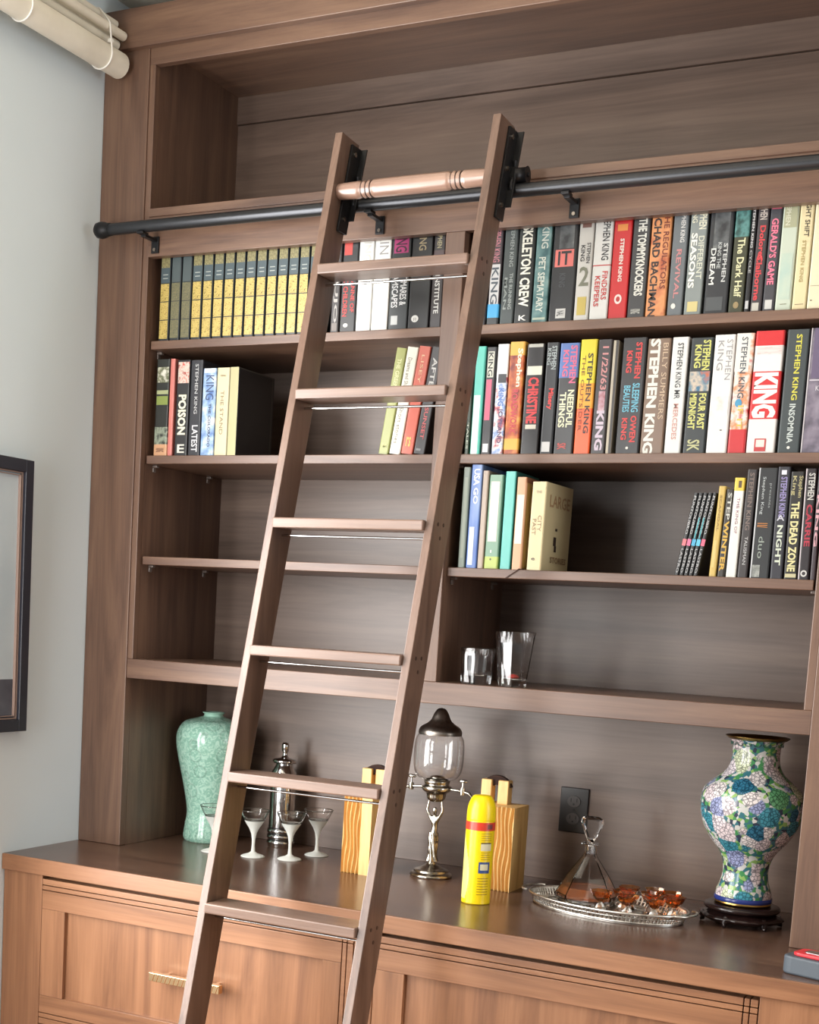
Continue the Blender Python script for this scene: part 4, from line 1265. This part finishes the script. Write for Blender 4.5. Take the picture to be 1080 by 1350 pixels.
# pale sweep on the left of the label
vs = []
for k in range(20):
    t = k / 19
    z = .012 + .155 * t
    wid = 46 * math.sin(PI * min(1, .25 + t * .8)) + 8
    for a in (-150, -150 + wid):
        vs.append(((R + .0005) * math.cos(a * D2), (R + .0005) * math.sin(a * D2), z))
# finer strips so the sweep hugs the can
for k in range(19):
    z0 = vs[2 * k][2]; z1 = vs[2 * k + 2][2]
    t = k / 19
    wid = 44 * math.sin(PI * min(1, .25 + t * .8)) + 8
    curved(m, -155 * D2, (-155 + wid) * D2, z0, z1, 1, .0005, 8)
curved(m, -62 * D2, -16 * D2, .126, .142, 2)
curved(m, -62 * D2, -16 * D2, .142, .145, 3)
curved(m, -66 * D2, -18 * D2, .074, .1, 4)
curved(m, -60 * D2, -26 * D2, .081, .095, 2, .0008)
for k in range(7):
    curved(m, -68 * D2, -20 * D2, .024 + k * .0062, .0255 + k * .0062, 5)
for k in range(4):
    curved(m, -60 * D2, -18 * D2, .106 + k * .005, .107 + k * .005, 5)
    curved(m, -64 * D2, -16 * D2, .150 + k * .005, .151 + k * .005, 5)
curved(m, -40 * D2, -16 * D2, .176, .187, 6, .0009)
m.build('label', [flat((206, 62, 44), .3), flat((238, 228, 130), .3), flat((214, 206, 170), .4), flat((90, 74, 40), .4), flat((56, 76, 130), .4), flat((150, 120, 20), .4), flat((120, 60, 60), .4)], c)

# ------------------------------------------------------------------ outlet
o = thing('wall_outlet', (1.255, YB, .186), 'black double power outlet plate on the back panel above the decanter', 'outlet')
m = MB()
m.box(-.037, .037, -.006, -.0003, -.057, .057)
m.build('plate', flat((30, 27, 27), .35), o, .002)
m = MB()
for zz_ in (.021, -.021):
    m.lathe([(.017, -.001), (.0175, 0), (.017, .002), (.0001, .002)], 24, (0, 0, 0))
    for i in range(len(m.v) - 24 * 4 - 0, len(m.v)):
        pass
m = MB()
for zz_ in (.022, -.022):
    ring = [(.0172 * math.cos(2 * PI * k / 24), .0145 * math.sin(2 * PI * k / 24)) for k in range(24)]
    m.add([(x, -.0085, zz_ + z) for x, z in ring] + [(x, -.0062, zz_ + z) for x, z in ring],
          [tuple(range(24))[::-1]] + [(k, (k + 1) % 24, 24 + (k + 1) % 24, 24 + k) for k in range(24)], 0)
m.build('receptacle', flat((62, 56, 54), .4), o)
m = MB()
for zz_ in (.022, -.022):
    m.box(-.0085, -.0065, -.0092, -.0084, zz_ - .001, zz_ + .008)
    m.box(.0065, .0085, -.0092, -.0084, zz_ - .001, zz_ + .008)
    m.tube([(0, -.0092, zz_ - .007), (0, -.0084, zz_ - .007)], .0024, 10)
m.tube([(0, -.0075, 0), (0, -.0058, 0)], .0028, 12)
m.build('slot', flat((8, 8, 8), .5), o)

# ------------------------------------------------------------------ silver tray
TCX, TCY, TRZ, TA, TBB = 1.447, .089, math.radians(-11), .205, .128
tr = thing('silver_tray', (TCX, TCY, 0), 'oval silver gallery tray with pierced rim holding a decanter and small glasses', 'tray', rz=TRZ)
m = MB()
n = 96


def oval(sx, z):
    return [((TA - sx) * math.cos(2 * PI * k / n), (TBB - sx) * math.sin(2 * PI * k / n), z) for k in range(n)]


rings = [oval(.03, .0005), oval(.03, .004), oval(.03, .0065)]
vs = sum([oval(.024, .0), oval(.024, .003), oval(.026, .006)], [])
m.add(vs, [tuple(range(n))[::-1], tuple(range(2 * n, 3 * n))] + [(i * n + k, i * n + (k + 1) % n, (i + 1) * n + (k + 1) % n, (i + 1) * n + k) for i in range(2) for k in range(n)], 0)
m.build('base', SILVER, tr)
# pierced gallery: rows of little posts between two beads
m = MB()
npost = 110
ins = .017
for k in range(npost):
    a = 2 * PI * k / npost
    a2 = 2 * PI * (k + .5) / npost
    for (aa, ab) in ((a, a2), (a2, a)):
        p0 = ((TA - .024) * math.cos(aa), (TBB - .024) * math.sin(aa), .003)
        p1 = ((TA - .014) * math.cos(ab), (TBB - .014) * math.sin(ab), .024)
        m.tube([p0, p1], .0017, 5)
ga = m.build('gallery', SILVER, tr)
m = MB()
m.tube([(x, y, z) for x, y, z in oval(.012, .025)] + [oval(.012, .025)[0]], .003, 8, caps=False)
m.tube([(x, y, z) for x, y, z in oval(.023, .004)] + [oval(.023, .004)[0]], .003, 8, caps=False)
m.tube([(x, y, z) for x, y, z in oval(.018, .015)] + [oval(.018, .015)[0]], .0016, 6, caps=False)
m.build('rim', SILVER, tr)
for sg in (-1, 1):
    m = MB()
    path = []
    for k in range(13):
        a = -PI / 2 + PI * k / 12
        path.append((sg * (TA - .016 + .024 * math.cos(a)), .045 * math.sin(a), .027))
    m.tube(path, .0032, 8)
    m.build('handle', SILVER, tr)

# engraved floor lines on the tray
m = MB()
for s_ in (.05, .075):
    m.tube([(x, y, z) for x, y, z in oval(s_, .0066)] + [oval(s_, .0066)[0]], .0006, 5, caps=False)
m.build('engraving', flat((90, 86, 80), .3, 1), tr)


def on_tray(u, v):
    return atz(u, v, .0068)


# decanter
dp = Vector((1.388, .122, .0069))
dc = thing('decanter', dp, 'pyramid-shaped crystal decanter with amber liquor and a fan stopper on the silver tray', 'decanter', rz=.35)


def pyr(rings, mb, n=6, mi=0, rot=0, smooth=False):
    vs = []
    for r, z in rings:
        for k in range(n):
            a = 2 * PI * k / n + rot
            vs.append((r * math.cos(a), r * math.sin(a), z))
    fs = [(i * n + k, i * n + (k + 1) % n, (i + 1) * n + (k + 1) % n, (i + 1) * n + k) for i in range(len(rings) - 1) for k in range(n)]
    fs.append(tuple(range(n))[::-1])
    mb.add(vs, fs, mi, smooth)
    if rings[-1][0] > .0002:
        mb.add(vs[-n:], [tuple(range(n))], mi)


m = MB()
pyr([(.066, 0), (.074, .012), (.074, .02), (.05, .06), (.018, .104), (.0145, .11), (.0145, .128), (.021, .131), (.021, .134),
     (.0115, .134), (.0115, .108), (.045, .06), (.069, .021), (.068, .014), (.06, .008), (.0001, .008)], m, 8)
m.build('body', GLASS, dc)
m = MB()
pyr([(.0595, .0085), (.0675, .0142), (.0685, .021), (.058, .036), (.0001, .036)], m, 8)
m.build('liquor', LIQ, dc)
m = MB()
st = [(-.008, .136), (.008, .136), (.012, .146), (.027, .178), (.024, .189), (.012, .193), (-.012, .193), (-.024, .189), (-.027, .178), (-.012, .146)]
nn = len(st)
m.add([(x * .45, -.012, .1355 + (z - .136) * .97 + .0) for x, z in st], [], 0)
m = MB()
mid = [(x, z) for x, z in st]
inner = [(x * .68, .167 + (z - .167) * .72) for x, z in st]
vs = [(x, 0, z) for x, z in mid] + [(x, -.009, z) for x, z in inner] + [(x, .009, z) for x, z in inner]
fs = [(k, (k + 1) % nn, nn + (k + 1) % nn, nn + k) for k in range(nn)] + [((k + 1) % nn, k, 2 * nn + k, 2 * nn + (k + 1) % nn) for k in range(nn)]
fs += [tuple(range(nn, 2 * nn)), tuple(range(2 * nn, 3 * nn))[::-1]]
m.add(vs, fs, 0)
m.tube([(0, 0, .118), (0, 0, .1355)], .0085, 12)
so = m.build('stopper', GLASS, dc)
so.rotation_euler.z = -.25
dc.scale = (1, 1, 1.06)

# small amber glasses
A = 'small amber glasses on the silver tray'
cord_pos = [(1.438, .03), (1.478, .075), (1.502, .022), (1.535, .088), (1.56, .032), (1.592, .078), (1.475, .13), (1.53, .145), (1.573, .128)]
cord_lab = ['small amber glass at the front left of the cluster, nearest the decanter foot',
            'small amber glass in the second row, behind the front left pair',
            'small amber glass second from the left in the front row',
            'small amber glass in the middle of the second row',
            'small amber glass at the right end of the front row',
            'small amber glass nearest the right handle of the tray',
            'small amber glass at the back left of the cluster',
            'small amber glass at the back right of the cluster',
            'small amber glass at the back right corner of the cluster, near the tray rim']


def cordial(pos, label, proto=None):
    t = thing('cordial_glass', pos, label, 'glass', A, random.random())
    m = MB()
    pyr([(.019, 0), (.0185, .002), (.0035, .026)], m, 6)
    m.build('foot', GLASS, t)
    m = MB()
    m.lathe([(.0034, .0262), (.010, .029), (.017, .036), (.022, .045), (.0245, .052), (.0228, .052), (.0205, .0455), (.0155, .0375), (.009, .0325), (.0001, .031)], 12, smooth=False,
            rf=lambda r, z, a: r * (1 + .06 * math.cos(6 * a)))
    m.build('bowl', AMBERG, t)
    return t


for p_, l_ in zip(cord_pos, cord_lab):
    cordial((p_[0] + .012, p_[1] - .004, .0070), l_)

# ------------------------------------------------------------------ cloisonne vase on carved stand
DW = mottle(((24, 15, 15), (38, 24, 22)), 30, .22, 'black_lacquer_wood')
sx_, sy_ = 1.731, .183
st_ = thing('vase_stand', (sx_, sy_, 0), 'carved black lacquered wooden stand under the floral vase', 'stand')
m = MB()
m.lathe(smooth_profile([(.062, .030), (.078, .032), (.083, .036), (.083, .041), (.078, .045), (.06, .046)], 3), 60)
m.build('top_disc', DW, st_)
m = MB()
m.lathe(smooth_profile([(.07, .0301), (.076, .027), (.088, .022), (.091, .017), (.085, .012), (.08, .0095)], 3), 90, rf=lambda r, z, a: r * (1 + .02 * math.cos(a * 6) + .012 * math.sin(a * 24)))
m.build('carved_apron', DW, st_, 0)
for k in range(6):
    a = 2 * PI * k / 6 + .3
    m = MB()
    px_, py_ = math.cos(a), math.sin(a)
    m.tube([(px_ * .078, py_ * .078, .02), (px_ * .086, py_ * .086, .011), (px_ * .084, py_ * .084, .005), (px_ * .09, py_ * .09, .0032)], [.009, .0075, .0055, .0032], 10)
    m.build('foot', DW, st_)

CLO, nt, b = newmat('cloisonne_enamel')
N = nt.nodes
L = nt.links
tc = N.new('ShaderNodeTexCoord')
# large flower heads
v1 = N.new('ShaderNodeTexVoronoi'); v1.inputs['Scale'].default_value = 24; v1.inputs['Randomness'].default_value = .9
L.new(tc.outputs['Object'], v1.inputs['Vector'])
sp1 = N.new('ShaderNodeSeparateColor'); L.new(v1.outputs['Color'], sp1.inputs[0])
cr = N.new('ShaderNodeValToRGB'); cr.color_ramp.interpolation = 'CONSTANT'
cl = [(0, (222, 208, 210)), (.26, (70, 146, 164)), (.38, (206, 214, 182)), (.5, (230, 222, 220)), (.68, (150, 158, 196)), (.76, (96, 160, 112)), (.82, (224, 214, 218)), (.94, (52, 112, 140))]
el = cr.color_ramp.elements
while len(el) < len(cl):
    el.new(.5)
for i, (p_, c_) in enumerate(cl):
    el[i].position = p_
    el[i].color = lin(c_)
L.new(sp1.outputs[0], cr.inputs[0])
# petals inside a flower
v2 = N.new('ShaderNodeTexVoronoi'); v2.inputs['Scale'].default_value = 125; v2.feature = 'DISTANCE_TO_EDGE'
L.new(tc.outputs['Object'], v2.inputs['Vector'])
r2 = N.new('ShaderNodeValToRGB')
r2.color_ramp.elements[0].position = .05; r2.color_ramp.elements[0].color = lin((44, 52, 70))
r2.color_ramp.elements[1].position = .14; r2.color_ramp.elements[1].color = (1, 1, 1, 1)
L.new(v2.outputs['Distance'], r2.inputs[0])
mxa = N.new('ShaderNodeMix'); mxa.data_type = 'RGBA'; mxa.blend_type = 'MULTIPLY'; mxa.inputs['Factor'].default_value = .7
L.new(cr.outputs[0], mxa.inputs[6]); L.new(r2.outputs[0], mxa.inputs[7])
# dark green and navy leaves where flower heads meet
r3 = N.new('ShaderNodeValToRGB')
r3.color_ramp.elements[0].position = .56; r3.color_ramp.elements[0].color = (0, 0, 0, 1)
r3.color_ramp.elements[1].position = .62; r3.color_ramp.elements[1].color = (1, 1, 1, 1)
L.new(v1.outputs['Distance'], r3.inputs[0])
v3 = N.new('ShaderNodeTexVoronoi'); v3.inputs['Scale'].default_value = 110
L.new(tc.outputs['Object'], v3.inputs['Vector'])
sp3 = N.new('ShaderNodeSeparateColor'); L.new(v3.outputs['Color'], sp3.inputs[0])
cr3 = N.new('ShaderNodeValToRGB'); cr3.color_ramp.interpolation = 'CONSTANT'
e3 = cr3.color_ramp.elements
cl3 = [(0, (60, 110, 120)), (.25, (70, 138, 84)), (.45, (200, 200, 196)), (.7, (54, 62, 80)), (.85, (140, 176, 100))]
while len(e3) < len(cl3):
    e3.new(.5)
for i, (p_, c_) in enumerate(cl3):
    e3[i].position = p_
    e3[i].color = lin(c_)
L.new(sp3.outputs[0], cr3.inputs[0])
mxb = N.new('ShaderNodeMix'); mxb.data_type = 'RGBA'
L.new(r3.outputs[0], mxb.inputs['Factor'])
L.new(mxa.outputs[2], mxb.inputs[6]); L.new(cr3.outputs[0], mxb.inputs[7])
L.new(mxb.outputs[2], b.inputs['Base Color'])
b.inputs['Roughness'].default_value = .16
v = thing('cloisonne_vase', (sx_, sy_, .0465), 'large floral enamel vase in white, teal and green with a gold rim', 'vase')
v.scale = (.985, .985, .975)
Hc = .388
pc = [(.062, .018), (.0615, .028), (.0525, .056), (.0505, .085), (.061, .118), (.086, .150), (.105, .186), (.1125, .226), (.108, .262), (.088, .284), (.064, .306), (.0535, .33), (.0525, .362), (.057, .376), (.062, .381)]
m = MB()
m.lathe(smooth_profile(pc), 80)
m.build('body', CLO, v)
m = MB()
m.lathe(smooth_profile([(.055, 0), (.062, .001), (.064, .004), (.063, .0075)], 3), 64)
m.build('gold_foot', flat((176, 146, 84), .25, 1), v)
m = MB()
m.lathe([(.0632, .0076), (.0645, .0085), (.0645, .0172), (.0622, .0182)], 64)
m.build('blue_band', flat((40, 54, 120), .2), v)
m = MB()
m.lathe(smooth_profile([(.0618, .3805), (.068, .3845), (.0705, .387), (.068, .3885), (.062, .385), (.048, .372), (.047, .345)], 3), 64)
m.build('gold_rim', flat((150, 122, 72), .28, 1), v)
m = MB()
for k in range(18):
    a = 2 * PI * k / 18
    px_, py_ = math.cos(a), math.sin(a)
    pts_ = [(px_ * .0565 - py_ * .0075 * math.cos(t), py_ * .0565 + px_ * .0075 * math.cos(t), .374 - .007 * math.sin(t) * 1.0) for t in [PI * q / 6 for q in range(7)]]
    m.tube(pts_, .0009, 5)
m.build('lappet_band', flat((60, 100, 90), .3), v)

# ------------------------------------------------------------------ tape measure
tm = thing('tape_measure', (1.962, -.232, 0), 'grey and red tape measure at the right front edge of the worktop', 'tape measure', rz=-.3)
m = MB()
pl = []
for cx_, cy_, a0 in ((.03, .02, 0), (-.035, .02, 90), (-.035, -.02, 180), (.03, -.02, 270)):
    for k in range(6):
        a = math.radians(a0 + 90 * k / 5)
        pl.append((cx_ + .022 * math.cos(a), cy_ + .018 * math.sin(a)))
m.prism(pl, 0.0002, .036, 0)
m.build('case', flat((70, 78, 86), .55, name='grey_rubber'), tm, .004)
m = MB()
m.prism([(x * .72, y * .72) for x, y in pl], .0362, .043, 0)
m.build('side_badge', flat((196, 40, 50), .4), tm, .002)
m = MB()
m.prism([(x * .40, y * .40) for x, y in pl], .0431, .0445, 0)
m.build('belt_clip', flat((180, 180, 182), .3, 1), tm, .0005)

# ------------------------------------------------------------------ light
def area(name, loc, rot, sx, sy, power, col, spread=None):
    l = bpy.data.lights.new(name, 'AREA')
    l.shape = 'RECTANGLE'
    l.size = sx
    l.size_y = sy
    l.energy = power
    l.color = col
    if spread:
        l.spread = spread
    o = bpy.data.objects.new(name, l)
    COL.objects.link(o)
    o.location = loc
    o.rotation_euler = rot
    return o


area('window_daylight', (-.06, (WY0 + WY1) / 2, (WZ0 + WZ1) / 2), (0, -PI / 2, 0), WZ1 - WZ0, WY1 - WY0, 128, (1, .985, .965))
area('rear_fill', (.38, -2.77, .65), (PI / 2, 0, 0), .56, 1.9, 46, (1, .985, .96))  # added fill that lifts the left stile; no window is known here
area('right_fill', (4.9, -.75, .9), (0, PI / 2, 0), 2.4, 1.2, 50, (.97, .99, 1.0))  # added fill aimed at the left wall to brighten it
w = bpy.data.worlds.new('world')
sc.world = w
w.use_nodes = True
w.node_tree.nodes['Background'].inputs[0].default_value = (1, .97, .93, 1)
w.node_tree.nodes['Background'].inputs[1].default_value = .32
sc.view_settings.view_transform = 'Standard'
sc.view_settings.look = 'None'
sc.view_settings.gamma = 1
sc.view_settings.exposure = .06
sc.view_settings.use_curve_mapping = False
sc.cycles.max_bounces = 10
sc.cycles.transmission_bounces = 10
